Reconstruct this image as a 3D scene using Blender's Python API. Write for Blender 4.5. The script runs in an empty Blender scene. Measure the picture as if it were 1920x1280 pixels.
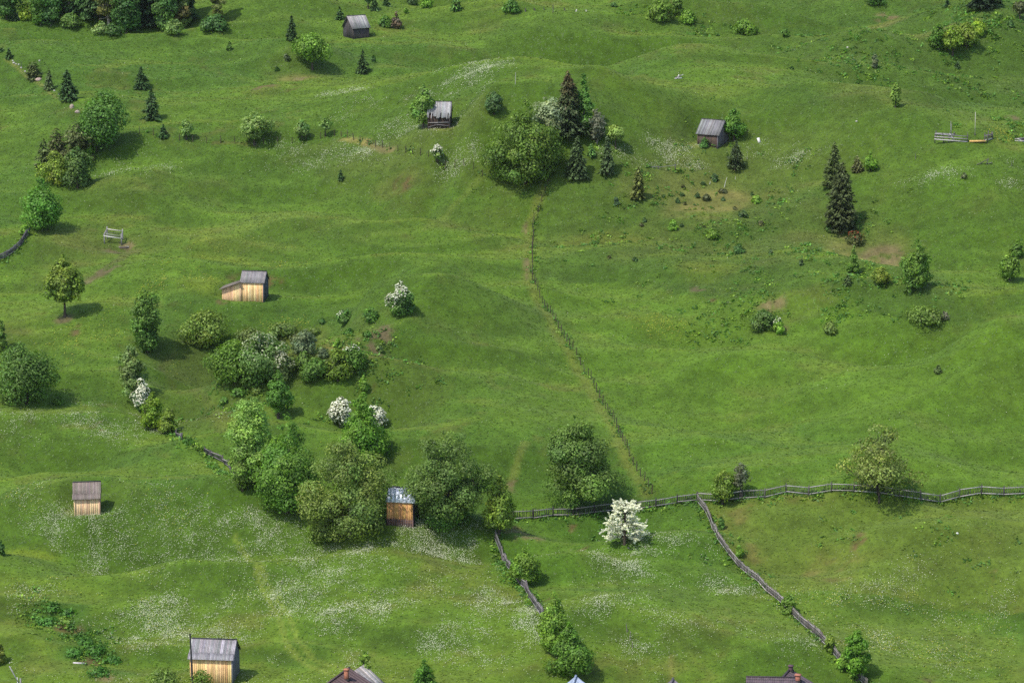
import bpy, math, time
import numpy as np
T0 = time.time()
R = math.radians
C = bpy.context.scene.collection
scene = bpy.context.scene

# ------------------------------------------------------------------ camera, sky, sun, exposure
HFOV, PITCH, CAMZ = R(20.0), R(12.0), 130.0
F = 960 / math.tan(HFOV / 2)
cam = bpy.data.cameras.new('camera')
cam.sensor_width = 36; cam.lens = F * 36 / 1920
cam.clip_start = 1.0; cam.clip_end = 9000
co = bpy.data.objects.new('camera', cam); C.objects.link(co)
co.location = (0, 0, CAMZ); co.rotation_euler = (math.pi / 2 - PITCH, 0, 0)
scene.camera = co
S = np.array([-0.41, -0.35, 0.84]); S = S / np.linalg.norm(S)      # direction towards the sun
w = bpy.data.worlds.new('World'); scene.world = w; w.use_nodes = True
nt = w.node_tree; bg = nt.nodes['Background']
sk = nt.nodes.new('ShaderNodeTexSky'); sk.sky_type = 'NISHITA'; sk.sun_disc = False
sk.sun_elevation = math.asin(S[2]); sk.sun_rotation = math.atan2(S[0], S[1])
sk.air_density = 1.0; sk.dust_density = 1.5
nt.links.new(sk.outputs[0], bg.inputs[0]); bg.inputs[1].default_value = 0.15
sl = bpy.data.lights.new('sun', 'SUN'); sl.energy = 2.8; sl.angle = R(1.0); sl.color = (1.0, 0.955, 0.88)
so = bpy.data.objects.new('sun', sl); C.objects.link(so)
import mathutils
so.rotation_euler = mathutils.Vector(S).to_track_quat('Z', 'Y').to_euler(); so.location = (-200, 200, 400)
scene.view_settings.view_transform = 'Standard'; scene.view_settings.look = 'None'
scene.view_settings.exposure = 0.50; scene.view_settings.gamma = 1.0
scene.cycles.max_bounces = 6; scene.cycles.diffuse_bounces = 3; scene.cycles.transmission_bounces = 3
scene.cycles.transparent_max_bounces = 4; scene.cycles.use_denoising = False

# ------------------------------------------------------------------ noise
def h2(ix, iy, seed):
    n = (ix.astype(np.int64) * 374761393 + iy.astype(np.int64) * 668265263 + seed * 974711) & 0xffffffff
    n = ((n ^ (n >> 13)) * 1274126177) & 0xffffffff
    n = (n ^ (n >> 16)) & 0xffffffff
    return n / 4294967295.0
def vn(x, y, seed):
    x = np.asarray(x, float); y = np.asarray(y, float)
    ix, iy = np.floor(x), np.floor(y); fx, fy = x - ix, y - iy
    fx = fx * fx * fx * (fx * (fx * 6 - 15) + 10); fy = fy * fy * fy * (fy * (fy * 6 - 15) + 10)
    a, b = h2(ix, iy, seed), h2(ix + 1, iy, seed); c, d = h2(ix, iy + 1, seed), h2(ix + 1, iy + 1, seed)
    return (a + (b - a) * fx) * (1 - fy) + (c + (d - c) * fx) * fy
def fbm(x, y, wl, seed, octv=3, gain=0.5):
    s = 0; a = 1; t = 0
    for o in range(octv):
        ca, sa = math.cos(0.7 * o + seed), math.sin(0.7 * o + seed)
        s = s + a * (vn((ca * x - sa * y) / wl, (sa * x + ca * y) / wl, seed + o) - 0.5); t += a
        a *= gain; wl *= 0.5
    return s / t * 2
def smooth(a, b, v):
    t = np.clip((v - a) / (b - a), 0, 1); return t * t * (3 - 2 * t)

# ------------------------------------------------------------------ lie of the land
SL = 0.189
def base_z(y):
    y = np.asarray(y, float)
    z = 21 + SL * (y - 322)
    return np.where(z > 6, z, 3 + 3 * np.exp((z - 6) / 3))
fw = np.array([0, math.cos(PITCH), -math.sin(PITCH)]); up = np.array([0, math.sin(PITCH), math.cos(PITCH)])
def ray(px, py):
    return np.array([(px - 960) / F, 0, 0]) + fw + up * ((640 - py) / F)
def on_base(px, py):                                            # a spot on the smooth slope
    d = ray(px, py); t = (21 - SL * 322 - CAMZ) / (d[2] - SL * d[1])
    return d[0] * t, d[1] * t
# hummocks: centre, half widths, height in metres
BUMPS = [
 (430, 985, 130, 26, 1.5), (750, 1015, 150, 30, 1.9), (110, 985, 130, 28, 1.5), (250, 1065, 140, 28, -1.2), (560, 1065, 90, 26, -0.8),
 (620, 1000, 40, 22, -1.0), (900, 1075, 120, 30, -0.6), (330, 1110, 120, 26, 0.8), (120, 880, 120, 22, -0.8), (330, 870, 110, 22, 0.8),
 (520, 668, 150, 48, -4.2), (350, 700, 90, 40, -1.2), (420, 790, 110, 30, -1.0),
 (1090, 85, 120, 20, 1.6), (1060, 120, 150, 14, -0.8), (1640, 165, 110, 24, 2.6), (1680, 225, 220, 20, -1.2), (1330, 195, 190, 18, 1.2),
 (1250, 120, 160, 14, -0.7), (1480, 110, 150, 20, 1.0), (1250, 40, 110, 26, 2.0), (1430, 60, 110, 20, 1.8), (1840, 100, 140, 50, 3.2),
 (1480, 40, 60, 18, -1.0), (1100, 175, 130, 16, -0.7), (950, 230, 80, 14, 0.6), (560, 145, 90, 20, 1.6), (640, 150, 90, 16, -0.9),
 (480, 130, 120, 14, 0.6), (850, 110, 140, 12, 0.7), (900, 70, 120, 12, -0.5), (560, 40, 100, 12, 0.9), (760, 150, 110, 14, 0.6),
 (300, 110, 110, 12, 0.6), (160, 90, 110, 12, -0.5), (1890, 720, 140, 44, 2.6), (1760, 690, 120, 22, -1.4), (1600, 690, 160, 20, -0.7),
 (1400, 700, 150, 26, 0.8), (1560, 760, 130, 24, 0.8), (1250, 620, 130, 22, 0.7), (1480, 600, 120, 20, 1.0), (1330, 650, 120, 18, -0.6),
 (1640, 965, 90, 18, 1.4), (1500, 1065, 220, 26, -1.0), (1760, 1050, 160, 24, 0.9), (1450, 1000, 100, 18, 0.6), (1800, 970, 120, 18, -0.7),
 (1300, 1050, 120, 20, 0.8), (1120, 1010, 110, 22, -1.0), (1050, 1100, 100, 22, 0.6), (560, 430, 160, 22, 0.9), (380, 420, 140, 22, -0.8),
 (700, 420, 120, 20, -0.9), (870, 470, 110, 20, 0.8), (300, 520, 140, 18, 0.7), (640, 520, 150, 18, 0.7), (880, 560, 120, 18, -0.6),
 (860, 640, 130, 26, 0.9), (950, 720, 120, 26, -0.6), (780, 730, 90, 26, -0.7), (920, 850, 140, 30, 0.6), (740, 820, 90, 26, -1.2),
 (100, 700, 120, 26, -0.8), (200, 600, 120, 20, 0.7), (60, 350, 70, 30, 0.8), (1740, 400, 140, 26, -0.8), (1860, 470, 110, 30, 0.9),
 (1300, 850, 180, 26, 0.5), (1100, 640, 90, 20, -0.4),
]
# crests: a line, its height, reach down the slope, reach up the slope
CRESTS = [
 ([(1060, 318), (1150, 298), (1300, 282), (1450, 290), (1560, 310), (1680, 345), (1800, 380)], 8.0, 15, 26),
 ([(470, 285), (560, 272), (640, 258), (700, 274), (800, 300), (900, 326)], 2.6, 8, 22),
 ([(960, 545), (1080, 528), (1180, 530), (1290, 556), (1400, 562), (1530, 540)], 1.5, 7, 9),
 ([(1540, 575), (1650, 592), (1740, 604), (1830, 610), (1930, 640)], 1.9, 6, 11),
 ([(455, 765), (530, 722), (610, 698), (680, 668), (738, 606)], 3.9, 12, 3.6),
 ([(640, 700), (700, 770), (760, 830)], 1.0, 8, 10),
 ([(900, 333), (850, 385), (795, 432)], 1.0, 3.0, 3.0), ([(888, 330), (838, 382), (783, 428)], -1.3, 1.6, 1.6),
 ([(10, 110), (90, 170), (160, 235), (120, 300)], 1.2, 6, 6),
 ([(940, 40), (1080, 62), (1200, 58)], 1.2, 8, 8), ([(1240, 260), (1400, 240), (1560, 250), (1720, 248), (1900, 262)], -1.3, 7, 12),
 ([(1560, 150), (1640, 138), (1740, 150)], 1.2, 6, 9), ([(0, 770), (120, 762), (240, 775)], 1.0, 7, 9),
 ([(0, 620), (120, 600), (330, 590)], 0.8, 7, 9), ([(780, 530), (870, 523), (960, 530)], 1.0, 6, 8),
 ([(1340, 955), (1460, 945), (1580, 930), (1700, 945), (1900, 950)], 0.7, 5, 6), ([(500, 595), (600, 590), (700, 570), (800, 545)], 0.9, 7, 9),
]
def prep():
    global BB, CC
    BB = []
    for px, py, rx, ry, A in BUMPS:
        x, y = on_base(px, py); x1, _ = on_base(px + rx, py); _, y0 = on_base(px, py + ry); _, y1 = on_base(px, py - ry)
        BB.append((x, y, abs(x1 - x) * .75, abs(y1 - y0) * .5 * .75, A))
    CC = [(np.array([on_base(*p) for p in pts]), A, sn, sf) for pts, A, sn, sf in CRESTS]
prep()
PADS = []
def seg_dist(x, y, pts):                                        # signed: positive on the far (uphill) side, and 0..1 fade at the ends
    best = np.full(np.shape(x), 1e9); sg = np.zeros(np.shape(x)); P = np.asarray(pts)
    if P[0, 0] > P[-1, 0]: P = P[::-1]
    for a, b in zip(P[:-1], P[1:]):
        d = b - a; L2 = d @ d
        t = np.clip(((x - a[0]) * d[0] + (y - a[1]) * d[1]) / L2, 0, 1)
        qx, qy = x - (a[0] + t * d[0]), y - (a[1] + t * d[1]); q = np.hypot(qx, qy)
        m = q < best; best = np.where(m, q, best); sg = np.where(m, (d[0] * qy - d[1] * qx) / (math.sqrt(L2) * np.maximum(q, 1e-6)), sg)
    return best, sg
def H(x, y):
    x = np.asarray(x, float); y = np.asarray(y, float)
    z = base_z(y)
    near = np.exp(-((np.maximum(np.abs(x) - 170, 0) / 120) ** 2)) * np.where(y < 290, np.exp(-((290 - y) / 40) ** 2), 1)
    n = 0
    for bx, by, sx, sy, A in BB:
        n = n + 2.5 * A * np.exp(-0.5 * (((x - bx) / sx) ** 2 + ((y - by) / sy) ** 2))
    for pts, A, sn, sf in CC:
        d, sd = seg_dist(x, y, pts)
        n = n + 1.5 * A * np.exp(-0.5 * (d / (sn + (sf - sn) * smooth(-1, 1, sd))) ** 2)
    n = n + 2.6 * fbm(x * 0.6, y, 26, 3, 2) + 0.4 * fbm(x * 0.42, y, 9, 11, 2) + 2.0 * (1 - np.abs(fbm(x * 0.34 + .12 * y, y, 19, 131, 2)) * 2.2) + .6 * (1 - np.abs(fbm(x * 0.4 - .1 * y, y, 9, 151, 2)) * 2.2) + 0.14 * fbm(x * .7, y, 3.2, 23, 2)
    z = z + n * near
    for qx, qy, qz, r in PADS:                                    # levelled standing under a building
        k = np.exp(-(((x - qx) ** 2 + (y - qy) ** 2) / r ** 2) ** 2); z = z * (1 - k) + (qz + .06 * (y - qy)) * k
    far = smooth(700, 1300, y) + smooth(170, 500, np.abs(x))
    return z + far * 26 * fbm(x, y, 420, 41, 4)
_tt = np.arange(240, 800, 0.4)
def at(px, py, h=0.0):                                          # first point of the land (or of a level h above it) seen there
    d = ray(px, py); P = d[None, :] * _tt[:, None]; P[:, 2] += CAMZ
    g = P[:, 2] - H(P[:, 0], P[:, 1]) - h
    k = int(np.argmax(g < 0))
    if k == 0: k = len(_tt) - 1
    f = g[k - 1] / (g[k - 1] - g[k]) if g[k - 1] > 0 else 0
    p = P[k - 1] * (1 - f) + P[k] * f
    return p
def mpp(p):                                                     # metres per photo pixel at a point
    return (p[1] * fw[1] + (p[2] - CAMZ) * fw[2]) / F
def pitch_at(p): return math.atan2(CAMZ - p[2], p[1])

pads = []
for px, py, r in ((677, 72, 4), (823, 241, 4.2), (1327, 272, 4.8), (462, 565, 5), (164, 965, 4), (751, 982, 4.2), (397, 1279, 5)):
    p = at(px, py); pads.append((p[0], p[1] + 1.5, p[2] + .09, r))
PADS.extend(pads)

# ------------------------------------------------------------------ materials
def new_mat(name):
    m = bpy.data.materials.new(name); m.use_nodes = True; n = m.node_tree
    b = n.nodes['Principled BSDF']; b.inputs['Roughness'].default_value = 0.85
    b.inputs['Specular IOR Level'].default_value = 0.2
    return m, n, b
def mixrgb(n, mode, fac, a, b):
    x = n.nodes.new('ShaderNodeMix'); x.data_type = 'RGBA'; x.blend_type = mode
    for s, v in ((x.inputs[0], fac), (x.inputs[6], a), (x.inputs[7], b)):
        if hasattr(v, 'is_output'): n.links.new(v, s)
        else: s.default_value = v
    return x.outputs[2]
def ramp(n, src, pts):
    r = n.nodes.new('ShaderNodeValToRGB'); n.links.new(src, r.inputs[0]); e = r.color_ramp.elements
    while len(e) < len(pts): e.new(0.5)
    for k, (p, c) in enumerate(pts): e[k].position = p; e[k].color = (c, c, c, 1) if not isinstance(c, tuple) else c
    return r.outputs[0]
def noise(n, scale, coord, detail=3, rough=.6, mapping=None):
    t = n.nodes.new('ShaderNodeTexNoise'); t.inputs['Scale'].default_value = scale; t.inputs['Detail'].default_value = detail
    t.inputs['Roughness'].default_value = rough
    if mapping:
        mp = n.nodes.new('ShaderNodeMapping'); mp.inputs['Scale'].default_value = mapping
        n.links.new(coord, mp.inputs[0]); coord = mp.outputs[0]
    n.links.new(coord, t.inputs['Vector']); return t.outputs['Fac']
def tint_node(n):
    a = n.nodes.new('ShaderNodeAttribute'); a.attribute_name = 'tint'; return a.outputs['Color']

def mk_ground():
    m, n, b = new_mat('meadow'); tc = n.nodes.new('ShaderNodeTexCoord').outputs['Object']
    f1 = noise(n, 2.3, tc, 4, .7); f2 = noise(n, 0.55, tc, 3, .6)
    c = mixrgb(n, 'MULTIPLY', 1.0, tint_node(n), ramp(n, f1, [(0.3, 0.74), (0.72, 1.24)]))
    c = mixrgb(n, 'MULTIPLY', 1.0, c, ramp(n, f2, [(0.3, 0.72), (0.7, 1.25)]))
    c = mixrgb(n, 'MULTIPLY', 1.0, c, ramp(n, noise(n, 0.13, tc, 3, .6), [(0.3, 0.85), (0.7, 1.14)]))
    c = mixrgb(n, 'MULTIPLY', 1.0, c, (.88, .84, .48, 1))
    n.links.new(c, b.inputs['Base Color'])
    bp = n.nodes.new('ShaderNodeBump'); bp.inputs['Strength'].default_value = 0.45; bp.inputs['Distance'].default_value = 0.25
    n.links.new(noise(n, 1.9, tc, 4, .7), bp.inputs['Height']); n.links.new(bp.outputs[0], b.inputs['Normal'])
    b.inputs['Roughness'].default_value = 0.95; b.inputs['Specular IOR Level'].default_value = 0.08
    b.inputs['Sheen Weight'].default_value = 0.12; b.inputs['Sheen Roughness'].default_value = 0.6; b.inputs['Sheen Tint'].default_value = (.75, .9, .4, 1)
    return m
def mk_leaf(name, trans=0.3, rough=.6, gain=1.0, red=1.0):
    m = bpy.data.materials.new(name); m.use_nodes = True; n = m.node_tree; n.nodes.clear()
    t = mixrgb(n, 'MULTIPLY', 1.0, tint_node(n), (gain, gain, gain, 1)); tc = n.nodes.new('ShaderNodeTexCoord').outputs['Object']
    c = mixrgb(n, 'MULTIPLY', 1.0, t, ramp(n, noise(n, 1.3, tc, 2), [(0.3, 0.8), (0.7, 1.2)]))
    d = n.nodes.new('ShaderNodeBsdfDiffuse'); tr = n.nodes.new('ShaderNodeBsdfTranslucent')
    c = mixrgb(n, 'MULTIPLY', 1.0, c, (red, 1, .86, 1)); n.links.new(c, d.inputs[0])
    c2 = mixrgb(n, 'MULTIPLY', 1.0, c, (1.1, 1.15, 0.5, 1)); n.links.new(c2, tr.inputs[0])
    mx = n.nodes.new('ShaderNodeMixShader'); mx.inputs[0].default_value = trans
    n.links.new(d.outputs[0], mx.inputs[1]); n.links.new(tr.outputs[0], mx.inputs[2])
    g = n.nodes.new('ShaderNodeBsdfGlossy'); g.inputs['Roughness'].default_value = rough; g.inputs[0].default_value = (.6, .6, .6, 1)
    m2 = n.nodes.new('ShaderNodeMixShader'); m2.inputs[0].default_value = 0.035
    n.links.new(mx.outputs[0], m2.inputs[1]); n.links.new(g.outputs[0], m2.inputs[2])
    o = n.nodes.new('ShaderNodeOutputMaterial'); n.links.new(m2.outputs[0], o.inputs[0])
    return m
def mk_wood(name, axis=2, rough=.85, lo=.76, hi=1.18):
    m, n, b = new_mat(name); tc = n.nodes.new('ShaderNodeTexCoord').outputs['Object']
    sc = [9, 9, 9]; sc[axis] = 0.7
    g = noise(n, 1.0, tc, 4, .65, tuple(sc)); s = noise(n, 0.9, tc, 3)
    c = mixrgb(n, 'MULTIPLY', 1.0, tint_node(n), ramp(n, g, [(0.3, lo), (0.7, hi)]))
    c = mixrgb(n, 'MULTIPLY', 1.0, c, ramp(n, s, [(0.35, 0.82), (0.65, 1.12)]))
    n.links.new(c, b.inputs['Base Color']); b.inputs['Roughness'].default_value = rough
    return m
def mk_metal():
    m, n, b = new_mat('galvanised_sheet'); tc = n.nodes.new('ShaderNodeTexCoord').outputs['Object']
    c = mixrgb(n, 'MULTIPLY', 1.0, tint_node(n), ramp(n, noise(n, 2.0, tc, 4), [(0.3, .85), (0.7, 1.1)]))
    n.links.new(c, b.inputs['Base Color']); b.inputs['Roughness'].default_value = .45; b.inputs['Metallic'].default_value = .35
    return m
def mk_plain(name, lo=.8, hi=1.2, rough=.9, scale=6):
    m, n, b = new_mat(name); tc = n.nodes.new('ShaderNodeTexCoord').outputs['Object']
    c = mixrgb(n, 'MULTIPLY', 1.0, tint_node(n), ramp(n, noise(n, scale, tc, 4), [(0.3, lo), (0.7, hi)]))
    n.links.new(c, b.inputs['Base Color']); b.inputs['Roughness'].default_value = rough
    return m
M = dict(ground=mk_ground(), leaf=mk_leaf('leaf', .42, gain=2.0, red=1.0), needle=mk_leaf('needles', .2, gain=1.65, red=.98), grass=mk_leaf('grass_blades', .05), petal=mk_leaf('petals', .25),
         bark=mk_plain('bark', .6, 1.3), wood=mk_wood('wall_boards'), wood_y=mk_wood('roof_boards', 1), metal=mk_metal(),
         rail=mk_plain('weathered_rail', .65, 1.25, scale=3), tile=mk_plain('roof_sheet', .8, 1.15, .6), brick=mk_plain('chimney_brick', .7, 1.2), stone=mk_plain('stone', .7, 1.25), plaster=mk_plain('plaster'))

# ------------------------------------------------------------------ mesh helpers
def mesh(name, V, Fc, col, mat, parent=None, smooth_=False, loc=None):
    """V (n,3); Fc list of (m,k) index arrays; col per face (sum m,3)"""
    V = np.asarray(V, np.float32); me = bpy.data.meshes.new(name)
    Fc = [np.asarray(f, np.int32) for f in Fc if len(f)]
    loops = np.concatenate([f.ravel() for f in Fc]); tot = np.concatenate([np.full(len(f), f.shape[1], np.int32) for f in Fc])
    st = np.concatenate([[0], np.cumsum(tot)[:-1]]).astype(np.int32)
    me.vertices.add(len(V)); me.vertices.foreach_set('co', V.ravel())
    me.loops.add(len(loops)); me.loops.foreach_set('vertex_index', loops)
    me.polygons.add(len(tot)); me.polygons.foreach_set('loop_start', st); me.polygons.foreach_set('loop_total', tot)
    if smooth_: me.polygons.foreach_set('use_smooth', np.ones(len(tot), bool))
    a = me.attributes.new('tint', 'FLOAT_COLOR', 'FACE')
    cc = np.ones((len(tot), 4), np.float32); cc[:, :3] = col; a.data.foreach_set('color', cc.ravel())
    me.update(calc_edges=True); me.validate()
    me.materials.append(mat)
    o = bpy.data.objects.new(name, me); C.objects.link(o)
    if parent is not None: o.parent = parent
    if loc is not None: o.location = loc
    return o
class MB:
    def __init__(s): s.V = []; s.F4 = []; s.C4 = []; s.F3 = []; s.C3 = []; s.n = 0
    def quads(s, V, f, col):
        V = np.asarray(V, float); f = np.asarray(f, int); s.V.append(V); s.F4.append(f + s.n); s.C4.append(np.broadcast_to(np.asarray(col, float), (len(f), 3))); s.n += len(V)
    def tris(s, V, f, col):
        V = np.asarray(V, float); f = np.asarray(f, int); s.V.append(V); s.F3.append(f + s.n); s.C3.append(np.broadcast_to(np.asarray(col, float), (len(f), 3))); s.n += len(V)
    def hexa(s, c8, col):                                       # eight corners: bottom ring then top ring
        s.quads(c8, [(0, 3, 2, 1), (4, 5, 6, 7), (0, 1, 5, 4), (1, 2, 6, 5), (2, 3, 7, 6), (3, 0, 4, 7)], col)
    def box(s, x0, x1, y0, y1, z0, z1, col):
        s.hexa([(x0, y0, z0), (x1, y0, z0), (x1, y1, z0), (x0, y1, z0), (x0, y0, z1), (x1, y0, z1), (x1, y1, z1), (x0, y1, z1)], col)
    def bar(s, a, b, wd, th, col, upv=(0, 0, 1)):               # a squared timber from a to b
        a = np.asarray(a, float); b = np.asarray(b, float); d = b - a; L = np.linalg.norm(d); d = d / max(L, 1e-6)
        u = np.asarray(upv, float)
        if abs(d @ u) > .95: u = np.array([0, 1.0, 0])
        sd = np.cross(d, u); sd /= np.linalg.norm(sd); u = np.cross(sd, d)
        p = [a - sd * wd / 2 - u * th / 2, a + sd * wd / 2 - u * th / 2, a + sd * wd / 2 + u * th / 2, a - sd * wd / 2 + u * th / 2]
        s.hexa(p + [q + d * L for q in p], col)
    def tube(s, pts, rad, col, k=6):
        pts = np.asarray(pts, float); n = len(pts); V = []
        for i in range(n):
            d = pts[min(i + 1, n - 1)] - pts[max(i - 1, 0)]; d = d / max(np.linalg.norm(d), 1e-6)
            a = np.array([1.0, 0, 0]) if abs(d[0]) < .8 else np.array([0, 1.0, 0])
            u = np.cross(d, a); u /= np.linalg.norm(u); v = np.cross(d, u)
            for j in range(k):
                t = 2 * math.pi * j / k; V.append(pts[i] + rad[i] * (u * math.cos(t) + v * math.sin(t)))
        f = [(i * k + j, i * k + (j + 1) % k, (i + 1) * k + (j + 1) % k, (i + 1) * k + j) for i in range(n - 1) for j in range(k)]
        s.quads(V, f, col)
    def build(s, name, mat, parent=None, smooth_=False, loc=None):
        fs, cs = [], []
        if s.F4: fs.append(np.concatenate(s.F4)); cs.append(np.concatenate(s.C4))
        if s.F3: fs.append(np.concatenate(s.F3)); cs.append(np.concatenate(s.C3))
        return mesh(name, np.concatenate(s.V), fs, np.concatenate(cs), mat, parent, smooth_, loc)
def tag(o, label, cat, group=None, kind=None):
    o['label'] = label
    if cat: o['category'] = cat
    if group: o['group'] = group
    if kind: o['kind'] = kind
    return o
def thing(name, p, label, cat, group=None, rz=0.0):
    o = bpy.data.objects.new(name, None); C.objects.link(o); o.empty_display_size = .3
    o.location = [float(v) for v in p]; o.rotation_euler = (0, 0, rz)
    return tag(o, label, cat, group)

# ------------------------------------------------------------------ the ground sheet
def axis(lo, hi, st, far_lo, far_hi):
    a = np.arange(lo, hi + st / 2, st); L, Rr = [], []
    v, s = lo, st
    while v > far_lo: s *= 1.35; v -= s; L.append(v)
    v, s = a[-1], st
    while v < far_hi: s *= 1.35; v += s; Rr.append(v)
    return np.concatenate([L[::-1], a, Rr])
GX = axis(-130, 130, 0.45, -1100, 1100); GY = axis(300, 690, 0.45, -300, 1500)
XX, YY = np.meshgrid(GX, GY); ZZ = H(XX, YY)
print('H', time.time() - T0)
def to_px(x, y, z):
    dy, dz = y, z - CAMZ
    dep = dy * fw[1] + dz * fw[2]; u = dy * up[1] + dz * up[2]
    dep = np.where(dep > 1, dep, 1)
    return 960 + F * x / dep, 640 - F * u / dep
def zone(x, y, px, py, rx, ry, soft=.5):                        # an oval patch of ground round a spot, 0..1 with a ragged rim
    cx, cy = on_base(px, py); x1, _ = on_base(px + rx, py); _, ya = on_base(px, py + ry); _, yb = on_base(px, py - ry)
    p = at(px, py); cx, cy = p[0], p[1]
    sx, sy = abs(x1 - on_base(px, py)[0]), abs(yb - ya) / 2
    out = np.zeros(np.shape(x)); k = (np.abs(x - cx) < sx * 2.1) & (np.abs(y - cy) < sy * 2.1)
    x, y = x[k], y[k]
    q = np.sqrt(((x - cx) / sx) ** 2 + ((y - cy) / sy) ** 2)
    out[k] = 1 - smooth(1 - soft, 1 + soft, q + .55 * fbm(x, y, 5, int(px) % 97, 3))
    return out
def poly_mask(x, y, pts):
    P = np.array([at(*p)[:2] for p in pts]); ins = np.zeros(np.shape(x), bool)
    for (x0, y0), (x1, y1) in zip(P, np.roll(P, -1, 0)):
        c = ((y0 > y) != (y1 > y)) & (x < (x1 - x0) * (y - y0) / (y1 - y0 + 1e-12) + x0); ins ^= c
    return ins.astype(float)
def line_mask(x, y, pts, wd, soft=.5):
    P = np.array([at(*p)[:2] for p in pts]); out = np.zeros(np.shape(x)); mg = wd * 2.5 + 1
    k = (x > P[:, 0].min() - mg) & (x < P[:, 0].max() + mg) & (y > P[:, 1].min() - mg) & (y < P[:, 1].max() + mg); x, y = x[k], y[k]
    d = seg_dist(x, y, P)[0] + wd * .5 * fbm(x, y, 2.5, 5, 2)
    out[k] = 1 - smooth(wd * (1 - soft), wd * (1 + soft), d)
    return out

WIRE = [(1033, 330), (1022, 362), (1008, 400), (1001, 415), (1000, 432), (998, 480), (998, 524), (1008, 545), (1035, 590), (1070, 650), (1100, 705), (1140, 772), (1180, 855), (1222, 925)]
PICKET = [(1925, 928), (1880, 930), (1843, 927), (1800, 934), (1758, 944), (1710, 938), (1665, 931), (1610, 924), (1570, 920), (1525, 930), (1475, 925), (1440, 934), (1385, 937), (1345, 943), (1308, 940)]
PICKET2 = [(1308, 940), (1235, 951), (1180, 956), (1140, 960), (1100, 965), (1040, 968), (962, 974)]
DIAG = [(1308, 943), (1330, 970), (1341, 1000), (1345, 1016), (1380, 1056), (1430, 1102), (1470, 1138), (1500, 1168), (1560, 1228), (1625, 1290)]
def mixc(c, col, m): return c * (1 - m[..., None]) + np.array(col) * m[..., None]
def ground_color(x, y):
    n1 = fbm(x * .7, y, 30, 61, 3); n2 = fbm(x * .8, y, 7, 71, 3); n3 = fbm(x, y, 1.6, 81, 2)
    c = np.broadcast_to(np.array([0.088, 0.168, 0.022]), x.shape + (3,)).copy()
    c = mixc(c, (0.060, 0.135, 0.020), smooth(0.0, .5, n1 + .3 * n2))
    c = mixc(c, (0.120, 0.190, 0.028), smooth(0.05, .5, -n1 + .5 * n2) * .7)
    c = mixc(c, (0.125, 0.135, 0.045), smooth(0.25, .7, n2 + .5 * n3 - .2 * n1) * .55)
    wx, wy = x + 2.2 * fbm(x, y, 7, 19, 3), y + 3.5 * fbm(x, y, 8, 29, 3)
    for pts, colz, k in FIELDS: c = mixc(c, colz, poly_mask(wx, wy, pts) * k * (.8 + .4 * n2))
    for px, py, rx, ry, col, k in PATCHES:
        c = mixc(c, col, zone(x, y, px, py, rx, ry) * k)
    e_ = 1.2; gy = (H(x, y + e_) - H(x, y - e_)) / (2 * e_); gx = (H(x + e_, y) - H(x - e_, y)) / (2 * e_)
    steep = np.hypot(gx, gy); c = mixc(c, (0.048, 0.102, 0.018), smooth(.20, .50, steep + .08 * n2) * .68); c = mixc(c, (0.118, 0.185, 0.026), smooth(.19, .04, steep - .05 * n2) * .75)  # steep faces darker, flats lighter: growth plus relief shading put into the colour
    right = poly_mask(x, y, WIRE[6:] + PICKET[::-1][1:-1] + [(2080, 926), (2080, 650), (1925, 640), (1700, 600), (1530, 560), (1300, 560), (1150, 528)])
    c = mixc(c, (0.092, 0.186, 0.022), right * .4)
    past = poly_mask(x, y, PICKET[::-1] + [(2080, 926), (2080, 1140), (1700, 1125), (1480, 1110), (1430, 1098)] + DIAG[::-1][4:])
    c = mixc(c, (0.118, 0.158, 0.040), past * (.42 + .33 * smooth(-.3, .5, n2)))
    c = mixc(c, (0.16, 0.13, 0.07), past * smooth(.3, .75, n2 + .5 * n3) * .5)
    garden = poly_mask(x, y, PICKET2 + [(930, 1010), (955, 1075), (1000, 1140), (1300, 1100)] + DIAG[::-1][4:])
    c = mixc(c, (0.055, 0.135, 0.018), garden * .35)
    strip = line_mask(x, y, [(a - 7, b + 2) for a, b in WIRE], .7, .8)
    c = mixc(c, (0.145, 0.175, 0.05), strip * .6)
    for pts, wd, col, k in TRACKS: c = mixc(c, col, line_mask(x, y, pts, wd) * k)
    for px, py, rx, ry, col in MUD:
        c = mixc(c, np.array(col) * .85, zone(x, y, px, py, rx * 1.15, ry * 1.15, .45) * smooth(-.38, .05, n3 + .9 * fbm(x, y, 1.1, 15, 2)) * .9)
    return c
ROUGH_SHADE, TERR = (0.050, 0.098, 0.024), (0.115, 0.190, 0.024)  # first is dark grass: rough growth, also shade put into the colour
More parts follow.
